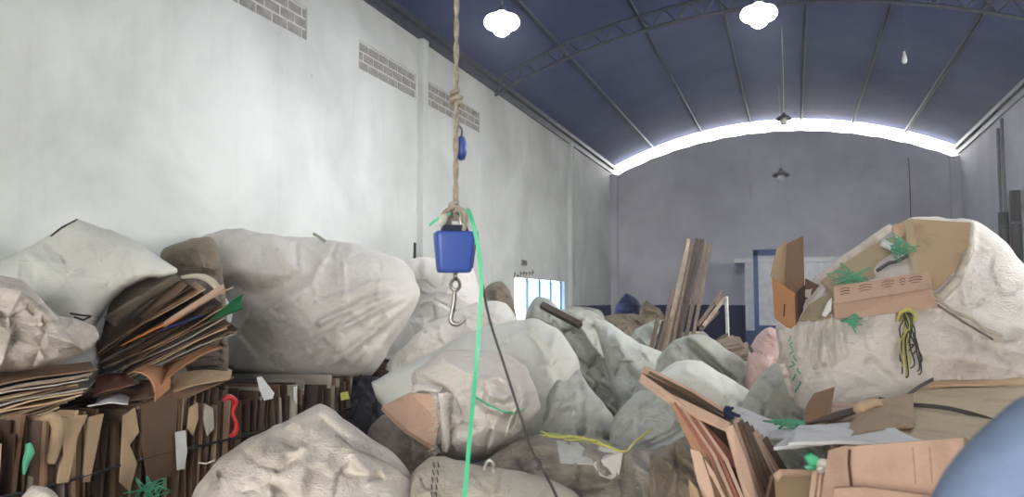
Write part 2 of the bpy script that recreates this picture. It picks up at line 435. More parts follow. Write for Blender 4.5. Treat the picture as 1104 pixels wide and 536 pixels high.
        for pl, amp, wd in creases:
            d = d - amp * np.exp(-(segdist(x, y, pl) / wd) ** 2) * np.minimum(1, S * 2)
        for bx_, by_, br, amp in bumps:
            d = d - amp * np.exp(-((x - bx_) ** 2 + (y - by_) ** 2) / br ** 2) * np.minimum(1, S * 2)
        return d
    pts = [Vector(p) for p in poly]; nb = len(pts)
    dist = segdist(X, Y, poly + [poly[0]]); ok = mask & (dist > 0.55 * h)
    rs = np.random.RandomState(seed)
    xs = X[ok] + (rs.rand(ok.sum()) - .5) * h * 0.3; ys = Y[ok] + (rs.rand(ok.sum()) - .5) * h * 0.3
    pts += [Vector((a, b_)) for a, b_ in zip(xs, ys)]
    vo, eo, fo, *_ = delaunay_2d_cdt(pts, [(i, (i + 1) % nb) for i in range(nb)], [], 1, 1e-4)
    vx = np.array([v.x for v in vo]); vy = np.array([v.y for v in vo])
    onb = segdist(vx, vy, poly + [poly[0]]) < 1e-2
    df = depth(vx, vy, -1); db = depth(vx, vy, 1)
    V = []; bi = {}
    for i in range(len(vo)):
        dd = df[i] if not onb[i] else zc + tilt * (cy - vy[i]) * kk + swing * (vx[i] - cx) * kk
        V.append(P(vx[i], vy[i], dd))
    for i in range(len(vo)):
        if onb[i]: bi[i] = i
        else: bi[i] = len(V); V.append(P(vx[i], vy[i], db[i]))
    Fc = [tuple(f) for f in fo] + [tuple(bi[i] for i in reversed(f)) for f in fo]
    va = np.array([tuple(v) for v in V])
    va[:, 2] = np.maximum(va[:, 2], 0.004)
    mnz = va[:, 2].min(); base = (va[:, 0].mean(), va[:, 1].mean(), mnz)
    if parts:
        r = root(name, base, label, cat, group); mesh('cloth', va, Fc, mat, r, smooth=True)
    else:
        r = tag(mesh(name, va, Fc, mat, smooth=True, origin=base), label, cat, group)
    r_depth = lambda x, y, off=0.0: float(depth(np.array([x]), np.array([y]), -1)[0]) - off
    return r, r_depth
def on(depth, pts, off=0.01): return [P(x, y, depth(x, y, off)) for x, y in pts]
def densify(pts, step=4):
    out = []
    for (x1, y1), (x2, y2) in zip(pts[:-1], pts[1:]):
        k = max(1, int(math.hypot(x2 - x1, y2 - y1) / step))
        out += [(x1 + (x2 - x1) * j / k, y1 + (y2 - y1) * j / k) for j in range(k)]
    return out + [pts[-1]]
def line_on(name, depth, pts, r, mat, parent=None, off=0.006, n=6, **k):
    return tube(name, on(depth, densify(pts), off), r, mat, parent, n=n, k=2, **k)
def tangle(name, c, size, count, r, mat, label, cat, seed, squash=(1, 1, 1), group=None):
    """a knot of loose twine: several curling strands round one centre."""
    q = random.Random(seed); mb = MB()
    for i in range(count):
        pts = []; p = Vector(c) + Vector((q.gauss(0, .2), q.gauss(0, .2), q.gauss(0, .2))) * size
        for j in range(6):
            pts.append(p.copy())
            p = Vector(c) + Vector((q.gauss(0, .5) * squash[0], q.gauss(0, .35) * squash[1], q.gauss(0, .5) * squash[2])) * size
        v, f = tube_vf(spline(pts, 5), r, 5); mb.add(v, f)
    return tag(mb.build(name, mat, smooth=True), label, cat, group)

# ------------------------------------------------------------------ the hall
XL, XR, YB, YF = -5.5, 4.5, 24.7, -6.0
ZE, ZA = 6.15, 7.3
XC = (XL + XR) / 2; RR = (5.0 ** 2 + (ZA - ZE) ** 2) / (2 * (ZA - ZE))
def roofz(x): return ZA - RR + math.sqrt(RR * RR - (x - XC) ** 2)
struct(mesh('floor', boxv(XL - .3, XR + .3, YF, YB + .3, -0.15, 0.0), BOXF, 'floor'))
struct(mesh('ground', boxv(-70, 70, -70, 80, -0.4, -0.16), BOXF, 'ground'))
# left wall, with the three brick grilles and the gate left open
PANELS = [(5.72, 7.77), (8.97, 10.68), (10.96, 13.3)]; PZ0, PZ1 = 4.87, 5.27
GY0, GY1, GZ = 15.25, 19.0, 2.2
ycuts = sorted({YF, YB + .3, GY0, GY1} | {c for p in PANELS for c in p}); zcuts = [-0.1, GZ, PZ0, PZ1, ZE + 0.02]
mb = MB()
for ya, yb in zip(ycuts[:-1], ycuts[1:]):
    for za, zb in zip(zcuts[:-1], zcuts[1:]):
        if any(abs(ya - p[0]) < 1e-6 for p in PANELS) and za == PZ0: continue
        if ya == GY0 and zb <= GZ + 1e-6: continue
        mb.box(XL - .22, XL, ya, yb, za, zb)
wl = struct(mb.build('wall_left', 'wall_l', origin=(0, 0, 0)))
bm_b = boxv(0, .12, 0, .262, 0, .108)
bme = None
for pi_, (ya, yb) in enumerate(PANELS):
    mesh('mortar_bed', boxv(XL - .21, XL - .020, ya, yb, PZ0, PZ1), BOXF, 'mortar', wl)
    for r_ in range(3):
        y = ya + .012 - (0.14 if r_ % 2 else 0)
        while y < yb - .03:
            y0, y1 = max(y, ya + .008), min(y + .252, yb - .008)
            if y1 - y0 > .05:
                z0 = PZ0 + .014 + r_ * .1295
                mesh('brick', boxv(XL - .15, XL - .010 - U(0, .008), y0, y1, z0, z0 + .102), BOXF, 'brick', wl)
            y += .282
# right wall, back wall with its curved top below the roof
WY0, WY1, WZ0, WZ1 = 6.6, 15.4, 2.9, 5.3  # unseen window band added to brighten the far end
mb = MB().box(XR, XR + .22, YF, WY0, -.1, ZE + .02).box(XR, XR + .22, WY1, YB + .3, -.1, ZE + .02).box(XR, XR + .22, WY0, WY1, -.1, WZ0).box(XR, XR + .22, WY0, WY1, WZ1, ZE + .02)
struct(mb.build('wall_right', 'wall_b', origin=(0, 0, 0)))
mb = MB()
for i in range(6):
    yy = WY0 + (WY1 - WY0) * i / 5; mb.box(XR + .08, XR + .14, yy - .04, yy + .04, WZ0, WZ1)
for zz in (WZ0, (WZ0 + WZ1) / 2, WZ1): mb.box(XR + .09, XR + .13, WY0, WY1, zz - .03, zz + .03)
struct(mb.build('window_added_1', 'steel'))
N = 40; V = []; Fc = []
GAP = 0.40
for i in range(N + 1):
    x = XL + (XR - XL) * i / N; zt = roofz(x) - GAP - 0.015 * math.sin(i * 2.1)
    V += [(x, YB, -.1), (x, YB + .25, -.1), (x, YB, zt), (x, YB + .25, zt)]
for i in range(N):
    a, b = 4 * i, 4 * i + 4
    Fc += [(a, b, b + 2, a + 2), (a + 1, a + 3, b + 3, b + 1), (a + 2, b + 2, b + 3, a + 3)]
Fc += [(0, 2, 3, 1), (4 * N, 4 * N + 1, 4 * N + 3, 4 * N + 2)]
struct(mesh('wall_back', V, Fc, 'wall_b', origin=(0, 0, 0)))
# unseen front wall behind the camera, gateway added and sized for the daylight
GX0, GX1, GH = -3.4, 3.2, 4.6
mb = MB().box(XL, GX0, YF, YF + .22, -.1, ZE).box(GX1, XR, YF, YF + .22, -.1, ZE).box(GX0, GX1, YF, YF + .22, GH, ZE)
N = 24; V = []; Fc = []
for i in range(N + 1):
    x = XL + (XR - XL) * i / N; V += [(x, YF, ZE), (x, YF + .22, ZE), (x, YF, roofz(x)), (x, YF + .22, roofz(x))]
for i in range(N):
    a, b = 4 * i, 4 * i + 4; Fc += [(a, b, b + 2, a + 2), (a + 1, a + 3, b + 3, b + 1), (a + 2, b + 2, b + 3, a + 3)]
mb.add(V, Fc); struct(mb.build('wall_front', 'wall_b', origin=(0, 0, 0), recalc=False))
# roof
N = 48; V = []; Fc = []
for i in range(N + 1):
    x = XL - .35 + (XR - XL + .7) * i / N; z = roofz(x)
    V += [(x, YF, z + .02), (x, YB + .3, z + .02), (x, YF, z + .07), (x, YB + .3, z + .07)]
for i in range(N):
    a, b = 4 * i, 4 * i + 4
    Fc += [(a, a + 1, b + 1, b), (a + 2, b + 2, b + 3, a + 3), (a, b, b + 2, a + 2), (a + 1, a + 3, b + 3, b + 1)]
Fc += [(0, 2, 3, 1), (4 * N, 4 * N + 1, 4 * N + 3, 4 * N + 2)]
struct(mesh('ceiling', V, Fc, 'roof', smooth=False, origin=(0, 0, 0)))
# purlins and eaves beams
tn = 0
for x in (-4.18, -2.64, -1.15, .34, 1.77, 3.19):
    tn += 1; z = roofz(x)
    mb = MB().box(x - .02, x + .02, YF, YB + .25, z - .06, z + .03).box(x - .02, x + .04, YF, YB + .25, z - .06, z - .05)
    struct(mb.build('trim_%d' % tn, 'galv'))
for X_, s in ((XL, 1), (XR, -1)):
    tn += 1
    mb = MB().box(min(X_, X_ + s * .13), max(X_, X_ + s * .13), YF, YB, ZE - .16, ZE - .06).box(min(X_ + s * .0, X_ + s * .05), max(X_ + s * .0, X_ + s * .05), YF, YB, ZE - .3, ZE - .16)
    struct(mb.build('trim_%d' % tn, 'steel'))
# arched lattice truss
def truss(y, label):
    r = root('roof_truss', (XC, y, ZE - .3), label, 'truss')
    ang = math.asin(4.95 / RR); NS = 44
    for nm, dz in (('top_chord', -.13), ('bottom_chord', -.42)):
        pts = []
        for i in range(NS + 1):
            a = -ang + 2 * ang * i / NS; pts.append(Vector((XC + RR * math.sin(a), y, ZA - RR + RR * math.cos(a) + dz)))
        v, f = tube_vf(pts, .034, 4); mesh(nm, v, f, 'steel', r)
    me = None
    for i in range(NS):
        a0 = -ang + 2 * ang * i / NS; a1 = -ang + 2 * ang * (i + 1) / NS
        if i % 2: a0, a1 = a1, a0
        p = Vector((XC + RR * math.sin(a0), y, ZA - RR + RR * math.cos(a0) - .42)); q = Vector((XC + RR * math.sin(a1), y, ZA - RR + RR * math.cos(a1) - .13))
        v, f = tube_vf([p, q], .017, 4); mesh('web_strut', v, f, 'steel', r)
    return r
truss(13.95, 'dark steel lattice arch truss carrying the blue roof above the bare brick grilles')
# plaster strips and pipes on the walls
def strip(px_top, px_bot, y, z0, z1, w, dpt, n, mat='wall_l'):
    pts = []
    mb = MB(); q = random.Random(n); k = 14
    for i in range(k):
        za, zb = z0 + (z1 - z0) * i / k, z0 + (z1 - z0) * (i + 1) / k; j = q.uniform(-.012, .012); j2 = q.uniform(-.012, .012)
        mb.box(XL - .02, XL + dpt + q.uniform(-.006, .006), y - w / 2 + j, y + w / 2 + j2, za, zb)
    return struct(mb.build('trim_%d' % n, mat))
strip(0, 0, 10.82, 2.3, ZE - .3, .17, .10, 20)
strip(0, 0, 10.80, 0, 2.3, .10, .06, 21, 'brick')
strip(0, 0, 10.66, 0.3, 2.6, .05, .02, 25, 'pipe')  # dark strip put in for the gap beside the pilaster
strip(0, 0, 19.45, 0, ZE - .3, .22, .10, 22)
strip(0, 0, 19.75, 0, ZE - .3, .05, .05, 23, 'pipe_l')
struct(MB().box(XL, XL + .2, YB - .35, YB, 0, ZE - .35).build('trim_24', 'wall_b'))
struct(MB().box(XR - .25, XR, YB - .2, YB, 0, ZE - .35).build('trim_26', 'wall_b'))
for i, (dy, r_, z0, z1, m_) in enumerate([(19.6, .035, 3.6, 5.75, 'pipe_l'), (19.95, .035, 3.6, 5.6, 'pipe_l')]):
    tag(tube('wall_pipe', [(XR - .06, dy, z0), (XR - .07, dy, (z0 + z1) / 2), (XR - .06, dy, z1)], r_, m_, n=8, k=4),
        'thin grey conduit running up the right hand wall to the eaves', 'pipe', 'thin grey conduits on the right hand wall')
for dy, z1 in ((19.6, 3.65), (18.6, 4.0)):
    r = root('wall_pipe_sleeve', (XR - .1, dy, 0), 'thick dark pipe sleeve under the thin conduits on the right hand wall' if z1 < 3.9 else 'taller thick dark pipe standing clear of the thin conduits', 'pipe', 'thick dark pipes on the right hand wall')
    tube('sleeve', [(XR - .11, dy, 0.0), (XR - .11, dy, z1)], .10, 'pipe', r, n=10, k=0)
    for zz in (1.0, 2.2, 3.3): tube('clamp', [(XR - .11, dy, zz), (XR - .11, dy, zz + .05)], .112, 'steel', r, n=10, k=0)
# gate in the left wall: one half open, the other a pale blue sheeted leaf
gm = 16.35
r = root('sheet_gate', (XL - .1, (gm + GY1) / 2, 0), 'pale blue sheet gate leaf glowing with daylight in the left wall', 'gate')
k = 3; wdt = (GY1 - gm) / k
for i in range(k):
    mesh('panel', boxv(XL - .12, XL - .11, gm + i * wdt + .03, gm + (i + 1) * wdt - .03, .06, GZ - .04), BOXF, 'gate', r)
for i in range(k + 1):
    yy = gm + i * wdt; mesh('upright', boxv(XL - .14, XL - .08, yy - .018, yy + .018, .02, GZ), BOXF, 'blue_steel', r)
mesh('rail', boxv(XL - .13, XL - .10, gm, GY1, .02, .07), BOXF, 'blue_steel', r)
# haze volume added to veil the far end and soften contrast
t = NT('haze_veil'); vs = t.n('ShaderNodeVolumeScatter'); vs.inputs['Density'].default_value = 0.0045; vs.inputs['Anisotropy'].default_value = 0.35; vs.inputs['Color'].default_value = (0.95, 0.95, 0.98, 1)
t.t.nodes.remove(t.b); t.l(vs.outputs[0], t.t.nodes['Material Output'].inputs['Volume']); M['haze'] = t.m
tag(mesh('added_haze', boxv(XL - .3, XR + .3, YF - .1, YB + .35, -.12, ZA + .2), BOXF, 'haze'), 'thin added haze volume filling the whole hall', 'haze', None, 'stuff')
# small sign marks above the gate
r = root('wall_lettering', P(564, 297, 16.4), 'row of small dark painted letters above the open gateway', 'lettering')
for i, (dx, hh, sl) in enumerate([(-9, 5, 2), (-5.5, 2, 0), (-2, 5, -1), (1, 5, 1), (4, 4, 0), (7.5, 4, -1), (10.5, 5, 1)]):
    x = 564 + dx; yb_ = 298 - .1 * dx
    mb = MB()
    for (x0, y0, x1, y1) in ((x - .8, yb_, x - .8 + sl * .3, yb_ - hh), (x - .8 + sl * .3, yb_ - hh, x + 1.0, yb_ - hh * .5)):
        v, f = tube_vf([onX(x0, y0, XL + .004), onX(x1, y1, XL + .004)], .011, 4); mb.add(v, f)
    mb.build('letter', 'inkblk', r)
a, b = onX(562, 280, XL), onX(567, 287, XL)
r = root('wall_vent', (XL, (a.y + b.y) / 2, b.z), 'small square grey vent block high on the wall over the gateway', 'vent')
mesh('frame', boxv(XL, XL + .03, a.y, b.y, b.z, a.z), BOXF, 'brick', r)
for i in range(3):
    yy = a.y + (b.y - a.y) * (i + .5) / 3
    mesh('slot', boxv(XL + .03, XL + .034, yy - .02, yy + .02, b.z + .02, a.z - .02), BOXF, 'inkblk', r)

# lamps
def lamp(px, py, zc, R, lit, label, group=None, cord_px=None):
    c = P(px, py, zc)                                 # centre of the reflector rim
    r = root('pendant_lamp', c, label, 'lamp', group)
    k = R / .22
    prof = [(.20, -.075), (.222, -.05), (.225, -.01), (.20, .035), (.13, .065), (.07, .08), (.06, .11), (.0, .115)] if lit else [(.22, -.02), (.225, 0.0), (.20, .035), (.13, .075), (.07, .10), (.06, .13), (.0, .135)]
    prof = [(a * k, b * k) for a, b in prof]; inner = [(a * .96, b - .008) for a, b in prof]
    v, f = lathe_vf(prof + inner[::-1], c, 28); mesh('reflector', v, f, 'reflector_glow' if lit else 'pipe_l', r, smooth=True)
    v, f = lathe_vf([(0, .18 * k), (.04 * k, .18 * k), (.045 * k, .10 * k), (.04 * k, .06 * k), (0, .06 * k)], c, 14); so_ = mesh('socket', v, f, 'steel', r, smooth=True)
    bp = [(0, -.20), (.05, -.19), (.09, -.16), (.11, -.11), (.11, -.05), (.075, -.01), (.045, .03), (.03, .07)]
    v, f = lathe_vf([(a * k, b * k) for a, b in bp], c, 18); mesh('bulb', v, f, 'bulb' if lit else 'bulb_off', so_, smooth=True)
    zt = roofz(c.x)
    tube('cord', [c + Vector((0, 0, .17 * k)), Vector((c.x + .01, c.y, (c.z + zt) / 2)), Vector((c.x, c.y, zt))], .010, 'cream' if not lit else 'pipe_l', r, n=5, k=4)
    return r
lamp(541, 22, 8.7, .20, True, 'lit white pendant lamp hanging near the left wall')
lamp(818, 13, 8.7, .20, True, 'lit white pendant lamp hanging over the middle of the hall')
lamp(845, 128, 15.6, .15, False, 'unlit grey pendant lamp hanging on a long pale cord')
lamp(842, 189, 20.0, .22, False, 'unlit grey pendant lamp hanging low before the back wall')
c = P(975, 62, 12.0)  # bulb-shaped form on a cord for a small unidentified white spot
r = root('white_spot', c, 'small white bulb-shaped spot under the blue roof sheets', 'bulb')
v, f = lathe_vf([(0, -.1), (.03, -.09), (.042, -.05), (.036, 0), (.02, .06), (.015, .1), (0, .1)], c, 12); mesh('glass', v, f, 'bulb_off', r, smooth=True)
tube('cord', [c + Vector((0, 0, .09)), Vector((c.x, c.y, roofz(c.x)))], .005, 'steel', r, n=4, k=0)

a, b = onY(979, 170, YB - .02), onY(980, 240, YB - .02)
tag(tube('wall_cable', [Vector((a.x, YB - .015, a.z)), Vector((a.x + .02, YB - .02, (a.z + b.z) / 2)), Vector((a.x, YB - .015, .02))], .012, 'pipe', n=6), 'thin dark cable hanging straight down the back wall', 'cable')
a = onY(808, 150, YB); struct(MB().box(a.x - .05, a.x + .05, YB - .03, YB + .01, 2.5, 6.3).build('trim_27', 'wall_b'))
# white cabin with blue frame against the back wall
A = onY(803, 300, 22.0); B = onY(1010, 300, 22.0)
x0, x1 = A.x, min(B.x, XR - .1); zt = CAMH + 41 / F * 21.0
r = root('site_cabin', ((x0 + x1) / 2, 23.2, 0), 'low white cabin with a blue steel frame before the back wall', 'cabin')
mesh('body', boxv(x0, x1, 22.0, 24.6, .9, zt), BOXF, 'cabin', r)
mesh('plinth', boxv(x0, x1, 21.98, 24.6, 0, .9), BOXF, 'blue_steel', r)
mesh('roof_slab', boxv(x0 - .28, x1, 21.8, 24.65, zt, zt + .12), BOXF, 'cabin', r)
xp = onY(815, 300, 21.7).x
mesh('post', boxv(xp - .06, xp + .06, 21.64, 21.74, 0, zt + .3), BOXF, 'blue_steel', r)
mesh('beam', boxv(xp - .06, onY(842, 300, 21.7).x, 21.64, 21.74, zt + .18, zt + .34), BOXF, 'blue_steel', r)
mesh('rail', boxv(xp, x1, 21.66, 21.72, .9, 1.05), BOXF, 'blue_steel', r)

# ------------------------------------------------------------------ baled cardboard along the left wall
BX = -3.62
def bale(y0, y1, label, seed, top=1.08, mats=('c_brown', 'c_dark', 'c_brown', 'c_tan', 'c_dark', 'c_dark', 'c_brown', 'c_grey'), wires=(.78, .38)):
    q = random.Random(seed); r = root('cardboard_bale', ((BX - 5.0) / 2, (y0 + y1) / 2, 0), label, 'bale', None)
    y = y0; i = 0
    while y < y1:
        th = q.choice((.007, .010, .014, .018, .024, .034)); fx = BX + q.uniform(-.07, .05); zt = top + q.uniform(-.07, .05)
        ln = q.uniform(-.03, .03); lean = q.uniform(-.05, .08)
        a = (fx, y + ln, q.uniform(0, .015)); b = (fx + q.uniform(-.03, .03), y + lean, zt); c = (-5.0, y + lean * .5, zt - q.uniform(0, .05)); d = (-5.0, y, 0.0)
        v, f = sheet_vf((a, b, c, d), th, 6, 2, q.uniform(-.015, .02), .006, i + seed)
        mesh('sheet', v, f, q.choice(mats), r); y += th + q.uniform(.004, .014); i += 1
    for z in wires:
        pts = [(BX + .06, y0 - .02, z), (BX + .065, (2 * y0 + y1) / 3, z - .015), (BX + .06, (y0 + 2 * y1) / 3, z + .01), (BX + .06, y1 + .03, z - .005), (-5.03, y1 + .04, z), (-5.03, y0 - .03, z), (BX + .06, y0 - .02, z)]
        tube('wire', [Vector(p) for p in pts], .009, 'black', r, n=5, k=0)
    return r
b1 = bale(2.1, 4.42, 'wire tied brown cardboard bale under the loose sheets and torn white sack', 11)
b2 = bale(4.5, 6.1, 'darker cardboard bale under the big smooth white sack', 23, 1.04, ('c_dark', 'c_dark', 'c_brown', 'c_grey'))
b3 = bale(6.35, 8.9, 'cardboard bale mostly hidden behind the dark plastic bag', 31, 1.03, ('c_dark', 'c_brown'))
# pieces that show on the face of the first bale
def onbale(px, py, off=0.0): return onX(px, py, BX + .055 + off)
def facepoly(name, pts, mat, parent, off=.01, th=.012, label=None):
    v, f = slab_vf([onbale(x, y, off) for x, y in pts], th); return mesh(name, v, f, mat, parent, label=label)
p1 = facepoly('carton_panel', [(152, 436), (160, 431), (186, 427), (192, 432), (190, 470), (193, 512), (160, 520), (154, 480)], 'c_brown', b1, .012)
facepoly('label_sheet', [(189, 466), (200, 464), (202, 487), (199, 506), (191, 507), (190, 486)], 'paper', p1, .03, .003, 'white paper label')
facepoly('carton_panel', [(66, 450), (95, 447), (84, 470), (74, 520), (62, 522), (68, 490)], 'c_tan', b1, .02)
facepoly('carton_panel', [(96, 450), (112, 446), (104, 486), (97, 520), (90, 520)], 'c_tan', b1, .015)
facepoly('carton_panel', [(134, 448), (146, 440), (150, 466), (140, 480), (148, 500), (140, 530), (130, 520)], 'c_tan', b1, .018)
facepoly('carton_panel', [(205, 440), (213, 434), (214, 452), (208, 470), (203, 462)], 'c_tan', b1, .01)
tube('curled_flap', [onbale(44, 452, .02), onbale(56, 450, .04), (onbale(63, 460, .05)), onbale(60, 480, .03), onbale(55, 500, .02)], [.01, .03, .035, .03, .02], 'c_tan', b1)
tube('red_strip', [onbale(240, 432, .02), onbale(247, 428, .03), onbale(254, 434, .03), onbale(251, 446, .02), onbale(255, 458, .03), onbale(253, 467, .02), onbale(248, 470, .02)], [.012, .018, .02, .012, .016, .02, .012], 'red', b1, n=6)
facepoly('glossy_film', [(222, 436), (230, 440), (231, 462), (224, 470), (220, 452)], 'c_grey', b1, .012)
facepoly('white_paper', [(277, 407), (282, 406), (296, 424), (294, 430), (285, 432), (280, 420)], 'paper', b2, .03, .004, 'crumpled white paper')
facepoly('white_paper', [(317, 417), (320, 417), (320, 436), (317, 430)], 'paper', b2, .02, .004)
facepoly('yellow_wrapper', [(367, 424), (375, 422), (377, 430), (368, 432)], 'yellow', b2, .02, .004)
tangle('twine_tangle', onbale(162, 528, .06), .13, 7, .0035, 'green', 'tangle of green plastic twine on the wired bale', 'twine', 5, (.6, 1, .6))
tag(tube('green_leaf_strip', [onbale(30, 478, .05), onbale(32, 488, .06), onbale(28, 498, .05), onbale(26, 512, .05)], [.012, .024, .018, .006], 'green', n=6), 'short curled green plastic strip caught in the bale face', 'plastic strip')
# sack corner lying before the bale
sack('small crumpled white sack lying at the foot of the wired bale', [(25, 532), (35, 524), (50, 525), (62, 535), (75, 560), (80, 640), (60, 690), (10, 690), (-5, 620), (5, 560)], 3.5, .25, .2, 'sk_warm')
sack('black plastic bag wedged behind the darker bale', [(372, 425), (380, 410), (395, 404), (412, 408), (420, 430), (420, 470), (415, 500), (380, 500), (370, 460)], 6.7, .25, .3, 'sk_dark', name='plastic_bag', cat='bag')

# loose sheets on the first bale
q = random.Random(3)
for i in range(15):
    t_ = i / 14
    z = 1.13 + .012 * i + q.uniform(0, .004)
    xr = 62 + 45 * t_ + q.uniform(-10, 12); yr = 440 - 40 * t_ + q.uniform(-2, 2)
    yl = 466 - 50 * t_ + q.uniform(-2, 2)
    zcn = 4.0
    a = P(-30, yl + 5, 3.75); b = P(xr, yr, 4.1 + .1 * t_); d = P(-50, yl - 6, 4.4); c = P(xr - 10 + q.uniform(-8, 8), yr - 8, 4.75)
    v, f = sheet_vf((a, b, c, d), .008, 6, 2, q.uniform(-.01, .02), .008, i)
    m_ = q.choice(('c_olive', 'c_grey', 'c_olive', 'c_tan', 'c_brown')); tag(mesh('cardboard_sheet', v, f, m_), HUE[m_] + ' flattened cardboard sheet in the slanting heap on the wired bale', 'cardboard', 'loose sheets heaped on the wired bale')
def board(pts, th, mat, label, cat='cardboard', name='cardboard_sheet', group=None):
    return tag(slab(name, pts, th, mat), label, cat, group)
tag(mesh('paper_sheet', *sheet_vf((P(94, 441, 4.2), P(138, 436, 4.4), P(140, 428, 4.7), P(106, 431, 4.6)), .005, 6, 3, .02, .012, 4), 'paper'), 'crumpled white paper sheet on top of the wired bale', 'paper')
tag(mesh('cardboard_sheet', *sheet_vf((P(100, 428, 4.4), P(146, 416, 4.55), P(142, 402, 5.0), P(104, 408, 4.9)), .008, 6, 3, .01, .006, 5), 'c_maroon'), 'reddish brown board lying beside the slanting sheet heap', 'cardboard')
tag(mesh('cardboard_sheet', *sheet_vf((P(136, 434, 4.5), P(200, 430, 4.75), P(252, 408, 5.3), P(166, 408, 5.2)), .01, 6, 3, .015, .006, 6), 'c_brown'), 'wide brown carton flap lying flat on the wired bale', 'cardboard')
tag(mesh('cardboard_sheet', *sheet_vf((P(176, 428, 4.7), P(247, 410, 5.1), P(250, 402, 5.4), P(190, 404, 5.2)), .008, 6, 3, .02, .006, 7), 'c_tan'), 'tan pointed carton flap lying under the stuffed cardboard fan', 'cardboard')
tag(mesh('cardboard_sheet', *sheet_vf((P(142, 402, 4.5), P(166, 434, 4.45), P(182, 420, 4.7), P(158, 394, 4.8)), .008, 6, 3, .06, .004, 8), 'c_orange'), 'curled orange brown carton flap on the bale below the fan', 'cardboard')
tag(mesh('cardboard_sheet', *sheet_vf((P(166, 424, 4.55), P(240, 374, 4.75), P(228, 372, 5.1), P(160, 408, 5.0)), .008, 6, 3, .03, .004, 9), 'c_orange'), 'long folded orange brown flap under the cardboard fan', 'cardboard')

# ------------------------------------------------------------------ sacks over the bales
rA, dA = sack('flat topped white sack torn open and stuffed with cardboard', [(-40, 296), (-20, 286), (5, 280), (40, 262), (66, 246), (83, 236), (108, 244), (150, 262), (190, 290), (186, 297), (150, 303), (128, 318), (112, 340), (104, 356), (108, 400), (90, 424), (40, 428), (-40, 430)], 5.25, .42, .5, 'sk_cool', tilt=.55, fold=(.016, .6, .7), parts=True)
line_on('edge_cord', dA, [(55, 255), (66, 246), (83, 237)], .008, 'cordgrey', rA)
# dark lining behind the fan
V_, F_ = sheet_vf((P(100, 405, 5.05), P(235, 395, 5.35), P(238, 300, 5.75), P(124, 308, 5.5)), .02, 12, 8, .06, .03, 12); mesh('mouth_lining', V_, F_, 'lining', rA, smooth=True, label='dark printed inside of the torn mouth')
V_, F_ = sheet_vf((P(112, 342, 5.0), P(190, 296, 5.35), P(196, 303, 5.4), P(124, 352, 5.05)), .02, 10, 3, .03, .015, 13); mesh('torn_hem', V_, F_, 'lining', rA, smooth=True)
tube('rolled_rim', [P(196, 299, 5.3), P(215, 298, 5.2), P(230, 305, 5.1), P(239, 318, 5.05)], [.012, .02, .026, .016], 'sk_beige', rA)
q = random.Random(9)
fan_m = ('c_brown', 'c_dark', 'c_tan', 'c_brown', 'c_dark', 'c_grey', 'c_brown')
for i in range(20):
    t_ = i / 19
    xs = 92 + 46 * t_ + q.uniform(-4, 10); ys = 388 + 22 * t_ + q.uniform(-2, 2)
    xe = 214 + 44 * t_ ** .7 + q.uniform(-14, 4); ye = 306 + 56 * t_ + q.uniform(-2, 2)
    z0 = 5.0 - .25 * t_; z1 = 5.15 - .2 * t_
    a, b = P(xs, ys, z0), P(xe, ye, z1); c, d = P(xe - 10, ye - 7, z1 + .42), P(xs - 6, ys - 9, z0 + .4)
    v, f = sheet_vf((a, b, c, d), .007, 6, 2, q.uniform(-.02, .02), .006, i + 50)
    tag(mesh('cardboard_sheet', v, f, fan_m[i % 7]), HUE[fan_m[i % 7]] + ' flattened cardboard sheet fanned out of the torn white sack', 'cardboard', 'sheets stuffed in the torn white sack')
def edge_strip(px0, px1, z0, z1, h, mat, label):
    a, b = P(px0[0], px0[1], z0), P(px1[0], px1[1], z1); up = UPV * h
    v, f = sheet_vf((a, b, b + up + FWD * .25, a + up + FWD * .25), .006, 5, 2, .005, .003, 77)
    return tag(mesh('cardboard_sheet', v, f, mat), label, 'cardboard')
edge_strip((131, 374), (193, 344), 4.72, 4.80, .045, 'orange', 'bright orange board edge in the cardboard fan')
edge_strip((190, 344), (236, 318), 4.74, 4.84, .035, 'c_tan', 'pale tan board beside the orange one in the fan')
edge_strip((172, 358), (200, 348), 4.68, 4.72, .02, 'shirt_d', 'short dark blue board edge in the cardboard fan')
board([(225, 346, 4.85), (250, 324, 4.9), (262, 317, 4.95), (259, 326, 4.9), (262, 332, 4.85), (252, 335, 4.82)], .01, 'green_d', 'green board corner sticking out of the cardboard fan')
board([(176, 352, 4.8), (178, 346, 4.85), (240, 306, 4.95), (242, 311, 4.9)], .01, 'c_salmon', 'long pale narrow board on top of the fan')

rE, dE = sack('crumpled off-white sack resting on the slanting sheet heap', [(-45, 300), (-20, 297), (5, 298), (25, 302), (40, 318), (60, 338), (85, 345), (104, 352), (107, 364), (95, 377), (70, 390), (40, 397), (0, 402), (-45, 405)], 4.25, .34, .35, 'sk_warm', tilt=.3, fold=(.04, .9, 1.2), creases=[([(0, 305), (45, 330), (60, 350)], .05, 6), ([(0, 345), (40, 350)], -.04, 5)], parts=True)
line_on('shadow_gap', dE, [(76, 338), (88, 340), (98, 341), (90, 345), (80, 342)], .006, 'black', rE, off=.02)  # dark line drawn in for the shadow gap between the sacks

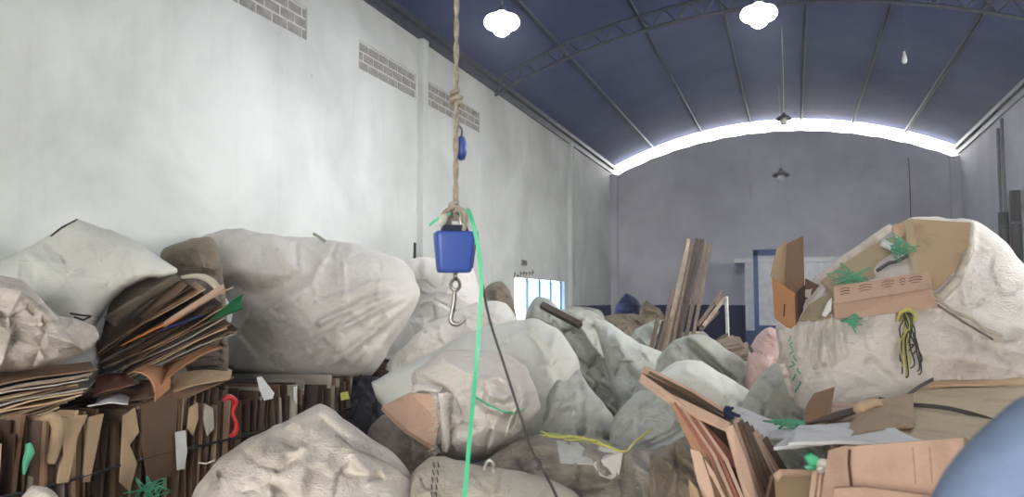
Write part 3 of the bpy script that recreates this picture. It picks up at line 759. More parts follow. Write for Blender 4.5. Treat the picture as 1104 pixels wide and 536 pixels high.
rB, dB = sack('big smooth white sack bulging over the darker bale', [(206, 266), (220, 253), (250, 246), (275, 249), (300, 254), (340, 257), (375, 261), (418, 274), (436, 282), (447, 298), (452, 318), (440, 345), (420, 378), (402, 404), (370, 410), (330, 412), (290, 409), (255, 402), (238, 390), (246, 362), (250, 330), (236, 312), (222, 298), (212, 284)], 7.2, .62, .6, 'sk_white', tilt=.3, fold=(.018, -.7, .8),
    creases=[([(448, 316), (400, 338), (330, 372)], .07, 4), ([(448, 322), (410, 352), (365, 388)], .07, 4), ([(445, 310), (400, 322), (345, 348)], .06, 4), ([(440, 300), (400, 306), (360, 322)], .04, 4), ([(440, 335), (415, 368), (398, 392)], .05, 4), ([(300, 262), (318, 290), (312, 318), (290, 345)], .10, 12), ([(255, 310), (285, 318), (312, 306)], -.14, 9), ([(225, 300), (260, 290), (300, 296)], .06, 10), ([(330, 385), (345, 375)], .03, 3), ([(345, 392), (362, 378)], .03, 3)], bumps=[(258, 278, 34, .16), (330, 290, 40, .08)], parts=True)
line_on('ear_loop', dB, [(218, 284), (226, 282), (229, 290), (222, 296)], .014, 'sk_warm', rB, off=.02)
line_on('knot', dB, [(338, 252), (345, 256), (350, 260)], .016, 'sk_grey', rB, off=.02)
sack('small brownish sack corner between the two big white sacks', [(172, 272), (190, 262), (206, 258), (226, 255), (236, 270), (244, 330), (246, 404), (204, 408), (184, 330)], 6.3, .2, .25, 'sk_brown', fold=(.03, .3, 1.5))
sack('pale sack rising to a point behind the crane hook', [(428, 288), (438, 282), (452, 277), (480, 280), (505, 284), (514, 300), (527, 332), (532, 350), (520, 380), (470, 408), (398, 410), (418, 376), (440, 345), (448, 320)], 8.9, .4, .5, 'sk_white', tilt=.4, fold=(.02, .8, .8), creases=[([(452, 280), (449, 315), (430, 360)], -.06, 5), ([(505, 285), (470, 330), (430, 400)], .06, 8)])
sack('pale sack slumped below the crane hook', [(404, 416), (424, 384), (452, 358), (480, 340), (520, 324), (545, 326), (556, 345), (560, 380), (520, 420), (440, 440), (404, 436)], 7.6, .35, .5, 'sk_white', tilt=.4, fold=(.025, -.6, .9), creases=[([(430, 395), (480, 372), (525, 352)], -.05, 5)])
sack('small brown stained sack beside the bright gateway', [(520, 316), (529, 305), (540, 303), (549, 314), (556, 332), (558, 346), (560, 400), (555, 455), (520, 455), (516, 380)], 11.0, .3, .4, 'sk_brown', fold=(.05, .3, 1.6))

# ------------------------------------------------------------------ middle heap
rM, dM = sack('bluish white sack lying behind the torn pinkish sack', [(400, 412), (425, 400), (455, 386), (480, 372), (520, 352), (560, 344), (580, 344), (605, 358), (622, 384), (626, 400), (612, 428), (600, 450), (585, 470), (540, 494), (480, 500), (430, 460), (408, 432)], 5.9, .42, .5, 'sk_cool', tilt=.5, fold=(.018, .4, .8), creases=[([(600, 360), (590, 395), (604, 440)], .05, 5), ([(420, 404), (470, 392), (500, 370)], .03, 5), ([(560, 346), (600, 400), (590, 450)], -.04, 6)])
sack('grey white sack end with hanging folds beside the bluish sack', [(584, 412), (600, 408), (612, 409), (624, 398), (634, 415), (650, 434), (662, 450), (668, 480), (668, 545), (640, 560), (590, 560), (575, 500), (574, 455)], 5.75, .3, .35, 'sk_greyl', tilt=.2, fold=(.045, 1.4, 1.3), creases=[([(604, 408), (594, 440), (584, 462)], .06, 5), ([(622, 404), (630, 440), (634, 470)], -.07, 5), ([(606, 440), (625, 432)], .05, 4)])
rK, dK = sack('torn pinkish white sack with a gathered mouth and cardboard inside', [(446, 400), (462, 389), (480, 377), (510, 377), (545, 380), (566, 395), (577, 418), (583, 440), (573, 456), (556, 474), (532, 487), (508, 495), (490, 492), (474, 486), (468, 472), (466, 446), (452, 424), (444, 412)], 5.05, .45, .4, 'sk_pink', tilt=.35, fold=(.03, .4, 1.1),
    creases=[([(553, 405), (566, 422), (562, 440), (545, 446), (524, 440), (513, 425), (520, 410), (538, 405), (550, 412), (553, 425), (543, 432), (532, 428)], .05, 4), ([(470, 430), (476, 450), (474, 480)], .06, 6), ([(565, 440), (548, 470)], -.04, 4)], bumps=[(538, 424, 22, .06)], parts=True)
line_on('tie', dK, [(512, 428), (525, 436), (540, 443), (555, 446), (566, 441)], .006, 'green_l', rK, off=.015)
line_on('strap', dK, [(557, 438), (551, 452), (545, 470)], .009, 'cream', rK, off=.012)
line_on('strap', dK, [(561, 440), (556, 455), (551, 466)], .009, 'cream', rK, off=.012)
# torn hem round the hole with loose threads
V_, F_ = sheet_vf((P(444, 424, 4.68), P(474, 424, 4.6), P(478, 418, 4.66), P(448, 414, 4.72)), .012, 8, 2, .02, .012, 21); mesh('torn_hem', V_, F_, 'sk_pink', rK, smooth=True)
V_, F_ = sheet_vf((P(472, 424, 4.58), P(476, 488, 4.62), P(484, 486, 4.62), P(482, 422, 4.6)), .012, 8, 2, .03, .014, 22); hm_ = mesh('torn_hem', V_, F_, 'sk_pink', rK, smooth=True)
q = random.Random(4); mb = MB()
for i in range(46):
    x0, y0 = 472 + q.uniform(-2, 4), q.uniform(428, 490); pts = [P(x0, y0, 4.58), P(x0 - q.uniform(1, 6), y0 + q.uniform(-2, 5), 4.55), P(x0 - q.uniform(2, 10), y0 + q.uniform(0, 9), 4.55)]
    v, f = tube_vf(spline(pts, 3), .0016, 4); mb.add(v, f)
mb.build('frayed_threads', 'cream', hm_)['kind'] = 'stuff'
tag(mesh('torn_carton', *slab_vf([P(412, 438, 4.62), P(442, 423, 4.8), P(472, 426, 4.76), P(474, 456, 4.66), P(468, 482, 4.6), (P(438, 463, 4.58))], .05), 'c_salmon'), 'brown carton corner showing through the torn pinkish sack', 'carton')
sack('dirty grey sack squeezed under the torn pinkish sack', [(396, 470), (406, 454), (418, 446), (440, 466), (466, 484), (500, 500), (530, 505), (540, 540), (536, 620), (470, 640), (402, 640), (388, 560)], 4.75, .35, .4, 'sk_dirty', tilt=.2, fold=(.05, .8, 1.3))
rF, dF = sack('front white sack rising to a crumpled peak before the bales', [(196, 560), (214, 522), (236, 495), (262, 476), (300, 458), (328, 443), (345, 435), (358, 442), (394, 468), (424, 489), (440, 508), (452, 540), (458, 600), (446, 705), (330, 722), (215, 712), (190, 620)], 3.75, .5, .5, 'sk_warm', tilt=.55, fold=(.036, .9, 1.0),
    creases=[([(345, 437), (330, 470), (322, 536)], .06, 9), ([(346, 438), (375, 470), (400, 520)], .05, 8), ([(350, 455), (385, 480), (430, 500)], -.05, 6), ([(280, 500), (300, 505), (330, 490)], -.03, 3), ([(286, 470), (280, 500)], .03, 4)], parts=True)
line_on('seam', dF, [(362, 470), (380, 484), (400, 492), (425, 504), (440, 515)], .008, 'sk_dirty', rF)
line_on('loose_thread', dF, [(232, 496), (222, 500), (214, 499)], .004, 'cream', rF, off=.02)
rG, dG = sack('front cream sack with a stitched seam beside the green strap', [(424, 560), (444, 512), (464, 492), (490, 495), (520, 503), (560, 508), (590, 515), (620, 530), (638, 555), (650, 620), (642, 700), (560, 716), (470, 716), (426, 695), (414, 610)], 3.65, .42, .45, 'sk_beige', tilt=.6, fold=(.022, .5, .9), creases=[([(466, 494), (464, 540)], .025, 4)], parts=True)
q = random.Random(2)
for dx in (0, 5):
    for i in range(8):
        y = 499 + i * 8; line_on('stitch', dG, [(467 + dx - i * .6, y), (467 + dx + 1 - i * .6 + q.uniform(-.5, .5), y + 5)], .0032, 'cordgrey', rG, off=.004)
line_on('strap_loop', dG, [(522, 506), (524, 500), (528, 496), (532, 500), (532, 508)], .008, 'cream', rG, off=.03)
rD, dD = sack('dirty brownish sack with a pale patch and yellow strap', [(518, 506), (545, 482), (570, 470), (600, 467), (640, 472), (680, 482), (720, 486), (742, 495), (752, 520), (757, 600), (740, 650), (640, 660), (540, 650), (516, 600)], 4.45, .42, .45, 'sk_dirty', tilt=.45, fold=(.06, .5, 1.5), creases=[([(560, 505), (600, 500), (660, 512)], .05, 6), ([(700, 490), (705, 530)], .05, 6)], parts=True)
v, f = slab_vf(on(dD, [(646, 481), (672, 487), (668, 510), (660, 516), (648, 512), (640, 500)], .03), .01); mesh('patch', v, f, 'sk_white', rD, label='pale crumpled patch')
v, f = slab_vf(on(dD, [(600, 475), (634, 478), (640, 500), (604, 498)], .025), .01); mesh('patch', v, f, 'sk_greyl', rD)
tag(tube('yellow_strap', [P(590, 471, 4.3), P(612, 470, 4.25), P(630, 473, 4.25), P(645, 477, 4.2), P(672, 487, 4.15), P(684, 477, 4.3), P(703, 463, 4.5)], .007, 'yellow', n=6), 'yellow plastic strap lying over the dirty brownish sack', 'strap')
q = random.Random(31)
for i in range(5):
    pts = [P(586 + k * 15 + q.uniform(-4, 4), 468 + k * 2.6 + q.uniform(-4, 3), 4.22 - .01 * k) for k in range(q.choice((4, 5, 6)))]
    tag(tube('yellow_twine', pts, .0035, 'yellow' if i % 2 else 'green_y', n=5), 'loose yellowish twine strand lying on the dirty brownish sack', 'twine', 'yellowish twine strands on the dirty sack')
rH, dH = sack('tall grey green sack under the dark steel bar', [(565, 346), (570, 330), (578, 320), (592, 322), (605, 334), (622, 331), (637, 335), (655, 346), (680, 365), (704, 378), (716, 400), (714, 440), (700, 480), (600, 484), (590, 420), (575, 372)], 9.0, .45, .4, 'sk_grey', tilt=.5, fold=(.045, .9, 1.0), creases=[([(625, 350), (645, 380), (665, 410)], .09, 9), ([(640, 355), (665, 385), (680, 400)], -.09, 7), ([(575, 325), (570, 350)], .05, 5), ([(610, 360), (612, 385)], -.06, 6)])
tag(mesh('steel_bar', *tube_vf([P(584, 329, 8.5), P(626, 351, 8.2)], .045, 4), 'wood_d'), 'dark bar lying on the tall grey green sack', 'bar')
sack('pale green grey sack leaning right of the tall grey one', [(640, 345), (660, 350), (690, 370), (725, 384), (748, 400), (756, 440), (740, 486), (690, 490), (664, 440), (650, 380)], 7.9, .35, .35, 'sk_greyl', tilt=.4, fold=(.03, .7, 1.0), creases=[([(665, 365), (690, 400)], .05, 7)])
sack('white sack with folded flap behind the upright cartons', [(660, 452), (676, 434), (690, 420), (716, 424), (745, 440), (768, 462), (772, 520), (760, 595), (700, 605), (664, 590), (654, 500)], 5.2, .4, .4, 'sk_greyl', tilt=.5, fold=(.026, -.5, 1.0), creases=[([(690, 484), (720, 470), (744, 452)], -.08, 3.5), ([(672, 452), (690, 440), (708, 432)], -.05, 3), ([(690, 422), (684, 460), (694, 500)], .06, 6), ([(666, 470), (680, 456)], -.05, 3)])
sack('smooth white sack lying below the grey creased sack', [(704, 412), (716, 398), (728, 389), (746, 387), (766, 395), (790, 410), (812, 425), (822, 438), (826, 480), (820, 540), (740, 548), (706, 500)], 6.3, .35, .4, 'sk_cool', tilt=.5, fold=(.016, .5, .9), creases=[([(740, 400), (775, 420), (812, 442)], .05, 5), ([(770, 398), (782, 425)], -.04, 4), ([(795, 418), (800, 436), (815, 440)], -.05, 3)], bumps=[(795, 428, 12, .05)])
sack('grey sack with one long diagonal crease by the boards', [(708, 388), (726, 368), (745, 360), (762, 362), (785, 378), (806, 392), (826, 410), (842, 432), (848, 470), (830, 508), (720, 508), (700, 440)], 7.1, .4, .35, 'sk_grey', tilt=.5, fold=(.026, .6, .9), creases=[([(736, 364), (762, 386), (790, 411)], -.16, 3), ([(744, 362), (772, 384), (800, 406)], .09, 5), ([(720, 376), (735, 392), (750, 402)], .05, 5)])
tag(tube('tie_strap', [P(808, 374, 6.9), P(820, 398, 6.7), P(838, 436, 6.6)], .016, 'cordgrey', n=5), 'dark strap stretched beside the rose coloured sack', 'strap')
sack('rose coloured sack beside the open mouthed giant sack', [(806, 382), (814, 364), (830, 352), (844, 362), (852, 400), (856, 460), (850, 525), (808, 528), (800, 450)], 6.9, .3, .3, 'sk_rose', fold=(.04, .9, 1.3))
sack('grey sack standing under the giant sack', [(796, 452), (806, 424), (826, 398), (850, 388), (900, 392), (950, 398), (970, 440), (972, 560), (940, 580), (810, 580), (794, 520)], 6.0, .42, .5, 'sk_grey', tilt=.2, fold=(.05, .9, 1.2))
sack('pale sack standing under the right side of the giant sack', [(955, 440), (975, 400), (1040, 396), (1120, 400), (1160, 430), (1165, 570), (1100, 582), (970, 580)], 5.9, .42, .5, 'sk_beige', tilt=.2)

# far heap near the back wall
far = [
    ('grey sack in the far heap nearest the gate leaf', [(608, 336), (622, 330), (640, 332), (652, 342), (654, 392), (606, 396)], 14.5, 'sk_grey'),
    ('dark blue bag standing up in the far heap', [(662, 338), (668, 324), (675, 316), (684, 321), (692, 330), (696, 350), (694, 380), (662, 384)], 17.5, 'sk_navy'),
    ('grey pointed sack beside the dark blue bag', [(690, 336), (696, 324), (706, 330), (716, 340), (720, 386), (690, 388)], 17.0, 'sk_brown'),
    ('low brownish sack in the middle of the far heap', [(644, 348), (660, 340), (684, 338), (698, 346), (704, 390), (640, 396)], 15.5, 'sk_brown'),
    ('pale lilac sack lying before the wooden boards', [(680, 362), (690, 352), (706, 345), (722, 346), (728, 360), (726, 410), (680, 410)], 12.0, 'sk_greyl'),
    ('flattened dark sack left of the leaning boards', [(652, 362), (664, 352), (682, 350), (700, 358), (704, 400), (654, 404)], 13.5, 'sk_brown'),
    ('dark sack under the feet of the leaning boards', [(700, 372), (716, 362), (740, 358), (764, 362), (772, 410), (704, 420)], 10.6, 'sk_dirty'),
]
for lab, ol, z_, m_ in far:
    fl = 325 + CAMH * F / z_
    ol = [(x, y if y < 370 or y < max(p[1] for p in ol) - 12 else max(y, fl - 2)) for x, y in ol]
    sack(lab, ol, z_, .35, .45, m_, fold=(.08, .5, 1.4), jit=.8, **({'name': 'plastic_bag', 'cat': 'bag'} if 'bag' in lab and 'sack' not in lab else {}))
# leaning boards
q = random.Random(12)
tops = [(741, 258), (746, 262), (750, 257), (756, 258), (759, 262), (764, 263), (738, 270), (743, 275), (752, 280), (738, 292), (723, 312), (727, 322), (708, 342), (714, 346)]
for i, (x, y) in enumerate(tops):
    z_ = 9.6 - .12 * (i % 4); bx_ = x - (370 - y) * (.17 + .05 * ((i * 3) % 5) / 4) - 2; zb = z_ - .05
    a, b = P(bx_, 372, zb), P(x, y, z_ + .35); a = a + (a - b) * (a.z / (b.z - a.z)); wv = RIGHT * q.uniform(.03, .055); dv = FWD * .025
    V_ = [a, a + wv, a + wv + dv, a + dv, b, b + wv, b + wv + dv, b + dv]
    m_ = q.choice(('wood', 'wood', 'wood_l', 'wood_d'))
    tag(mesh('wooden_board', V_, [(0, 1, 2, 3), (4, 7, 6, 5), (0, 4, 5, 1), (1, 5, 6, 2), (2, 6, 7, 3), (3, 7, 4, 0)], m_), HUE[m_] + ' narrow wooden board in the bundle leaning upright behind the sacks', 'board', 'boards leaning upright behind the sacks')
for (xa, ya, xb, yb) in ((752, 352, 779, 314), (758, 352, 781, 322), (755, 356, 774, 336)):
    tag(mesh('wooden_stick', *tube_vf([P(xa, ya, 10.2), P(xb, yb, 10.4)], .03, 4), q.choice(('wood_l', 'wood'))), 'slanting wooden stick beside the upright board bundle', 'stick', 'sticks slanting beside the board bundle')
tag(mesh('white_stake', *tube_vf([onZ(788, 455, 0.0), P(783, 320, 10.5)], .025, 5), 'paper'), 'thin white stake standing right of the slanting sticks', 'stake')
sack('brown stained sack under the torn carton scraps', [(758, 384), (772, 372), (790, 370), (808, 376), (818, 400), (820, 478), (756, 478)], 9.2, .3, .3, 'sk_brown', fold=(.05, .5, 1.4))
# brown torn cartons at their feet
q = random.Random(6)
for i in range(11):
    x, y = 770 + q.uniform(0, 30), 364 + q.uniform(0, 18); z_ = 8.6 + q.uniform(-.3, .3); w_, h_ = q.uniform(8, 18), q.uniform(6, 14); s = q.uniform(-4, 4)
    tag(slab('carton_scrap', [(x - w_, y + s, z_), (x + w_ * .6, y - h_ * .6 + s, z_ + .2), (x + w_, y + h_ * .5, z_ - .05), (x - w_ * .5, y + h_, z_ - .2)], .03, q.choice(('c_brown', 'c_dark', 'wood'))), 'torn brown carton scrap heaped behind the creased grey sack', 'cardboard', 'carton scraps behind the creased grey sack')

# ------------------------------------------------------------------ giant open sack on the right
rR, dR = sack('giant off-white sack with open mouth full of cartons', [(836, 352), (838, 372), (846, 392), (852, 412), (860, 440), (880, 452), (940, 456), (1010, 452), (1070, 448), (1112, 436), (1138, 400), (1132, 350), (1112, 300), (1092, 270), (1072, 250), (1050, 238), (1035, 236), (1010, 234), (985, 235), (965, 243), (935, 262), (905, 283), (885, 298), (860, 322), (842, 334)], 5.35, .6, .55, 'sk_pink', tilt=.45, fold=(.02, .3, .9),
    creases=[([(872, 345), (868, 392)], .08, 3), ([(880, 342), (878, 394)], .08, 3), ([(888, 340), (887, 392)], .08, 3), ([(896, 340), (898, 390)], .07, 3), ([(906, 345), (910, 384)], .05, 3), ([(863, 350), (860, 385)], .06, 3), ([(1002, 322), (1040, 345), (1080, 360)], .06, 8), ([(1046, 245), (1040, 290), (1010, 325)], .06, 6), ([(1010, 330), (1060, 360), (1090, 400)], -.05, 8), ([(940, 390), (975, 425), (985, 440)], -.04, 6)], parts=True)
line_on('rolled_rim', dR, [(868, 322), (884, 302), (905, 286), (935, 265), (962, 246)], .04, 'sk_warm', rR, off=.0, n=8)
line_on('rolled_rim', dR, [(1047, 244), (1044, 272), (1032, 302), (1012, 322)], .03, 'sk_beige', rR, off=.0, n=8)
line_on('strap', dR, [(1002, 320), (1012, 324), (1030, 337), (1048, 344), (1062, 355), (1080, 362)], .012, 'sk_beige', rR, off=.006)
line_on('strap', dR, [(1006, 326), (1040, 348), (1070, 366)], .008, 'sk_dirty', rR, off=.006)
q = random.Random(8)
for i in range(7):
    x = 866 + i * 5.6 + q.uniform(-2, 2); line_on('drawstring', dR, [(x + 6, 336 + q.uniform(-4, 2)), (x + q.uniform(-1, 1), 360), (x - 1 + q.uniform(-2, 2), 380 + q.uniform(-14, 12))], .0035, 'cream', rR, off=.006)
line_on('edge_ruffle', dR, [(842, 356), (846, 372), (843, 390), (850, 408), (856, 428)], .03, 'sk_warm', rR, off=.0)
def panel(pts, off, th, mat, label, name='cardboard_sheet'):
    v, f = slab_vf([P(x, y, dR(x, y, off)) for x, y in pts], th); return tag(mesh(name, v, f, mat), label, 'cardboard')
def flat(pts, th, mat, label, name='cardboard_sheet'):
    return tag(slab(name, pts, th, mat), label, 'cardboard')
z1 = min(dR(1010, 270, 0), dR(1000, 300, 0)) - .04
flat([(983, 236, z1 + .22), (1046, 240, z1 + .25), (1043, 270, z1 + .12), (1030, 298, z1 + .02), (1014, 318, z1 - .05), (1000, 316, z1 - .05), (994, 300, z1)], .03, 'c_tan', 'tall tan carton panel in the mouth of the giant sack')
flat([(974, 238, z1 + .24), (983, 236, z1 + .22), (994, 300, z1), (986, 302, z1 + .03)], .04, 'c_olive', 'narrow edge of the tan carton in the giant sack')
z2 = min(dR(940, 290, 0), dR(960, 290, 0), dR(910, 305, 0), dR(950, 270, 0) - .1) - .05
flat([(886, 302, z2 + .05), (910, 284, z2 + .12), (940, 264, z2 + .22), (976, 250, z2 + .3), (984, 305, z2), (905, 322, z2 - .05)], .03, 'c_olive', 'olive tan carton face filling the mouth of the giant sack')
flat([(962, 243, z2 + .3), (978, 238, z2 + .3), (977, 252, z2 + .22), (966, 258, z2 + .2)], .03, 'c_salmon', 'salmon carton flap at the rim of the giant sack')
z3 = min(dR(950, 325, 0), dR(905, 330, 0), dR(1000, 320, 0)) - .06
fl = flat([(899, 309, z3 + .03), (1001, 293, z3 + .03), (1006, 310, z3 - .02), (900, 328, z3 - .02)], .02, 'c_salmon', 'salmon printed box flap lying over the mouth of the giant sack')
for (xa, xb) in ((906, 916), (926, 940), (950, 964), (970, 976), (980, 994)):
    ya = lambda x: 316 - (x - 900) * .157
    mb = MB()
    for dy in (-3, 0, 3):
        v, f = tube_vf([P(xa, ya(xa) + dy, z3 + .004), P((xa + xb) / 2, ya((xa + xb) / 2) + dy - 1.2, z3 + .003), P(xb, ya(xb) + dy, z3 + .004)], .0022, 4); mb.add(v, f)
    mb.build('print_mark', 'ink', fl)
flat([(899, 329, z3 - .02), (1005, 311, z3 - .02), (1011, 331, z3 + .0), (960, 338, z3 + .01), (901, 344, z3 + .02)], .02, 'c_salmon', 'plain lower salmon box flap on the giant sack')
# open carton at the left rim
z4 = 5.15
r = root('open_carton', P(850, 355, z4), 'open brown carton standing at the left rim of the giant sack', 'carton')
slab('flap', [(846, 264, z4 + .16), (866, 254, z4 + .12), (868, 330, z4 + .02), (860, 320, z4 - .02), (846, 312, z4 + .02)], .012, 'c_brown', r)
slab('flap', [(832, 298, z4 - .05), (839, 268, z4 + .05), (848, 260, z4 + .16), (847, 312, z4 + .04)], .012, 'c_tan', r)
sd_ = slab('side', [(832, 299, z4 - .06), (859, 318, z4 - .16), (860, 356, z4 - .12), (848, 353, z4 - .1), (835, 343, z4 - .04)], .012, 'c_orange', r)
slab('side', [(859, 318, z4 - .16), (868, 308, z4 + .0), (868, 350, z4 + .0), (860, 356, z4 - .12)], .012, 'c_dark', r)
mesh('side_slot', *tube_vf([P(846, 328, z4 - .125), P(845, 341, z4 - .115)], .004, 4), 'inkblk', sd_)
flat([(868, 300, z4 + .1), (884, 308, z4 + .05), (878, 322, z4 + .0), (868, 330, z4 + .0)], .012, 'c_brown', 'small brown flap leaning beside the open carton')
panel([(862, 345), (872, 328), (900, 312), (902, 340), (880, 345)], .03, .01, 'c_olive', 'olive carton flap between open carton and salmon flap')
flat([(886, 340, z3), (893, 325, z3), (897, 321, z3), (896, 335, z3), (890, 342, z3)], .006, 'paper', 'torn white paper wisp on the giant sack', 'paper_wisp')
tag(mesh('white_tube', *tube_vf([P(951, 261, z2 + .0), P(966, 268, z2 - .02)], .028, 8), 'paper', smooth=True), 'short white paper tube in the mouth of the giant sack', 'tube')
for i, (x, y, s, lab) in enumerate(((968, 268, .10, 'green twine tangle hanging beside the tall tan panel'), (918, 299, .11, 'green twine tangle on the olive carton face'), (919, 348, .06, 'green twine knot below the salmon flaps'))):
    tangle('twine_tangle', P(x, y, min(z2, dR(x, y, 0)) - .07), s, 7, .0035, 'green', lab, 'twine', 40 + i, (1, .4, .8))
q = random.Random(77)
for i in range(9):
    x = 851 + i * 1.4 + q.uniform(-3, 3); y = 362 + i * 7
    line_on('green_stitch', dR, [(x, y), (x + q.uniform(-3, 3), y + 3), (x + q.uniform(-4, 4), y + 6)], .005, 'green', rR, off=.03)
tag(tube('dark_rope', [P(945, 292, z2 - .04), P(958, 284, z2 - .05), P(966, 282, z2 - .05), P(978, 276, z2 - .02)], .012, 'cordgrey', n=6), 'dark twisted rope crossing the olive carton face', 'rope')
# hank of cable
c0 = P(979, 338, z3 - .05)
r = root('cable_hank', c0, 'hank of yellow and black cable hanging on the giant sack', 'cable')
tube('loop', [P(968, 345, z3 - .02), P(970, 338, z3 - .06), P(978, 334, z3 - .09), (P(986, 338, z3 - .06)), P(986, 345, z3 - .03)], .012, 'yellow', r)
for i in range(13):
    xe = 968 + i * 2.1 + q.uniform(-1.5, 1.5); ye = q.uniform(376, 408); zz = dR(982, 372, .04) - q.uniform(0, .04); b_ = q.uniform(-5, 5)
    tube('strand', [P(977 + q.uniform(-3, 5), 338, z3 - .05), P(979 + (xe - 981) * .35 + b_, 352, zz), P(980 + (xe - 981) * .8 - b_ * .5, 370, zz), P(xe + 2, ye - 6, zz), P(xe + q.uniform(-3, 3), ye, zz + .01)], .0045, q.choice(('black', 'cordgrey', 'cordgrey', 'yellow')), r, n=5)

# ------------------------------------------------------------------ flat cardboard stack, front right
q = random.Random(21)
SX0, SX1, SY0, SY1, ST = .17, 1.75, 2.78, 4.62, 1.13
r = root('cardboard_stack', ((SX0 + SX1) / 2, (SY0 + SY1) / 2, 0), 'tied stack of flattened cartons before the giant sack', 'cardboard stack')
z = 0.0; i = 0
while z < ST - .03:
    th = q.choice((.02, .03, .045)); a = [q.uniform(-.05, .05) for _ in range(4)]
    v, f = sheet_vf(((SX0 + a[0], SY0 + a[1], z), (SX1 + a[2], SY0 + a[1], z), (SX1 + a[2], SY1 + a[3], z), (SX0 + a[0], SY1 + a[3], z)), th, 4, 3, 0, .004, i)
    mesh('layer', v, f, q.choice(('c_tan', 'c_brown', 'c_salmon', 'c_dark')), r); z += th + .004; i += 1
TZ = z + .012
def top(px, py, dz=0): return onZ(px, py, TZ + dz)
tag(mesh('cardboard_sheet', *sheet_vf((top(905, 484, .02), top(1125, 484, .02), top(1130, 404, .03), top(985, 422, .03)), .012, 8, 6, .0, .008, 61), 'c_olive'), 'large olive tan carton sheet lying on top of the stack', 'cardboard')
tag(mesh('cardboard_sheet', *sheet_vf((top(985, 421, .03), top(1130, 418, .03), top(1130, 396, .05), top(1030, 403, .06)), .014, 8, 4, .015, .006, 62), 'c_tan'), 'rear tan carton flap lifted behind the olive sheet', 'cardboard')
tag(mesh('cardboard_sheet', *sheet_vf((top(905, 478, .05), top(985, 462, .05), top(985, 428, .05), top(935, 436, .06)), .010, 6, 4, .01, .006, 63), 'c_tan'), 'tan carton flap rolled at its edge on the white boards', 'cardboard')
tag(tube('rolled_cardboard', [top(926, 441, .08), top(938, 436, .085), top(946, 436, .08)], .026, 'c_tan'), 'rolled tan carton end on the stack', 'cardboard')
tag(mesh('white_board', *sheet_vf((top(834, 486, .03), top(965, 474, .03), top(940, 458, .035), top(862, 462, .035)), .012, 6, 3, 0, .004, 64), 'c_white'), 'white printed board lying across the carton stack', 'board')
tag(mesh('white_board', *sheet_vf((top(850, 480, .055), top(1000, 479, .05), top(965, 466, .055), top(868, 462, .06)), .010, 6, 3, .0, .004, 65), 'c_white'), 'white board with a brown edge under the tan flap', 'board')
tag(mesh('white_board', *sheet_vf((P(806, 474, 4.0), P(868, 474, 3.6), P(842, 458, 4.2), P(797, 440, 4.5)), .012, 4, 3, 0, .003, 66), 'c_white'), 'plain white board propped behind the upright cartons', 'board')
flat([(868, 455, 3.7), (870, 436, 3.75), (878, 424, 3.8), (900, 417, 3.85), (896, 446, 3.7), (890, 452, 3.66)], .01, 'c_brown', 'upright brown carton flap standing on the white boards')
tag(mesh('cardboard_sheet', *sheet_vf((P(862, 463, 3.5), P(895, 456, 3.5), P(938, 440, 3.6), P(890, 450, 3.8)), .01, 5, 2, .01, .003, 67), 'c_dark'), 'narrow dark carton strip lying over the white boards', 'cardboard')
# opened carton forming the front of the stack
FY = SY0 - .07
r = root('front_carton', (onY(960, 500, FY).x, FY, 0.75), 'opened salmon carton facing out of the stack front', 'carton')
def fy(px, py, off=0): return onY(px, py, FY + off)
v, f = slab_vf([fy(912, 482), fy(1038, 472), fy(1042, 530), fy(1046, 545), fy(918, 526)], .012); pn_ = mesh('panel', v, f, 'c_salmon', r)
v, f = slab_vf([fy(893, 486, -.02), fy(914, 480, -.02), fy(917, 528, -.02), fy(914, 560, -.02), fy(884, 560, -.02), fy(888, 520, -.02)], .012); sf_ = mesh('side_flap', v, f, 'c_salmon', r)
v, f = slab_vf([fy(900, 527, -.05), fy(930, 525, -.06), fy(1000, 534, -.08), fy(1050, 540, -.06), fy(1050, 590, -.05), fy(895, 590, -.05)], .012); mesh('lower_flap', v, f, 'c_salmon', r)
v, f = slab_vf([fy(1040, 472, .0), fy(1046, 476, .06), fy(1050, 520, .06), fy(1042, 530, .0)], .012); mesh('torn_edge', v, f, 'c_olive', r)
for xx in (984, 1002):
    v, f = tube_vf([fy(xx, 482, -.0005), fy(xx + 3, 522, -.0005)], .002, 4); mesh('crease', v, f, 'c_salmon', pn_)
v, f = tube_vf([fy(916, 485, -.022), fy(915, 500, -.022), fy(918, 526, -.022)], .004, 4); mesh('crease', v, f, 'ink', sf_)
# small carton left of it
r = root('small_carton', P(858, 540, 2.95), 'small open tan carton beside the bundled board edges', 'carton')
slab('back', [(834, 512, 3.0), (842, 507, 3.0), (880, 508, 3.0), (882, 570, 3.0), (832, 575, 3.0)], .012, 'c_tan', r)
slab('side', [(828, 540, 2.9), (834, 512, 3.0), (840, 575, 3.0), (826, 590, 2.85)], .012, 'c_brown', r)
slab('base', [(836, 560, 2.98), (884, 560, 2.98), (888, 600, 2.8), (826, 600, 2.8)], .012, 'c_tan', r)
slab('lip', [(834, 512, 2.98), (841, 506, 2.98), (881, 507, 2.98), (881, 512, 2.96), (844, 512, 2.96), (839, 518, 2.96)], .012, 'c_salmon', r)
for i, x in enumerate((880, 885, 890)):
    tag(slab('cardboard_strip', [(x + 2, 503 + i, 2.66), (x + 6, 500 + i, 2.68), (x + 1, 570, 2.62), (x - 6, 570, 2.60)], .02, 'c_salmon'), 'pale narrow carton edge standing under the green knot', 'cardboard', 'carton edges under the green knot')
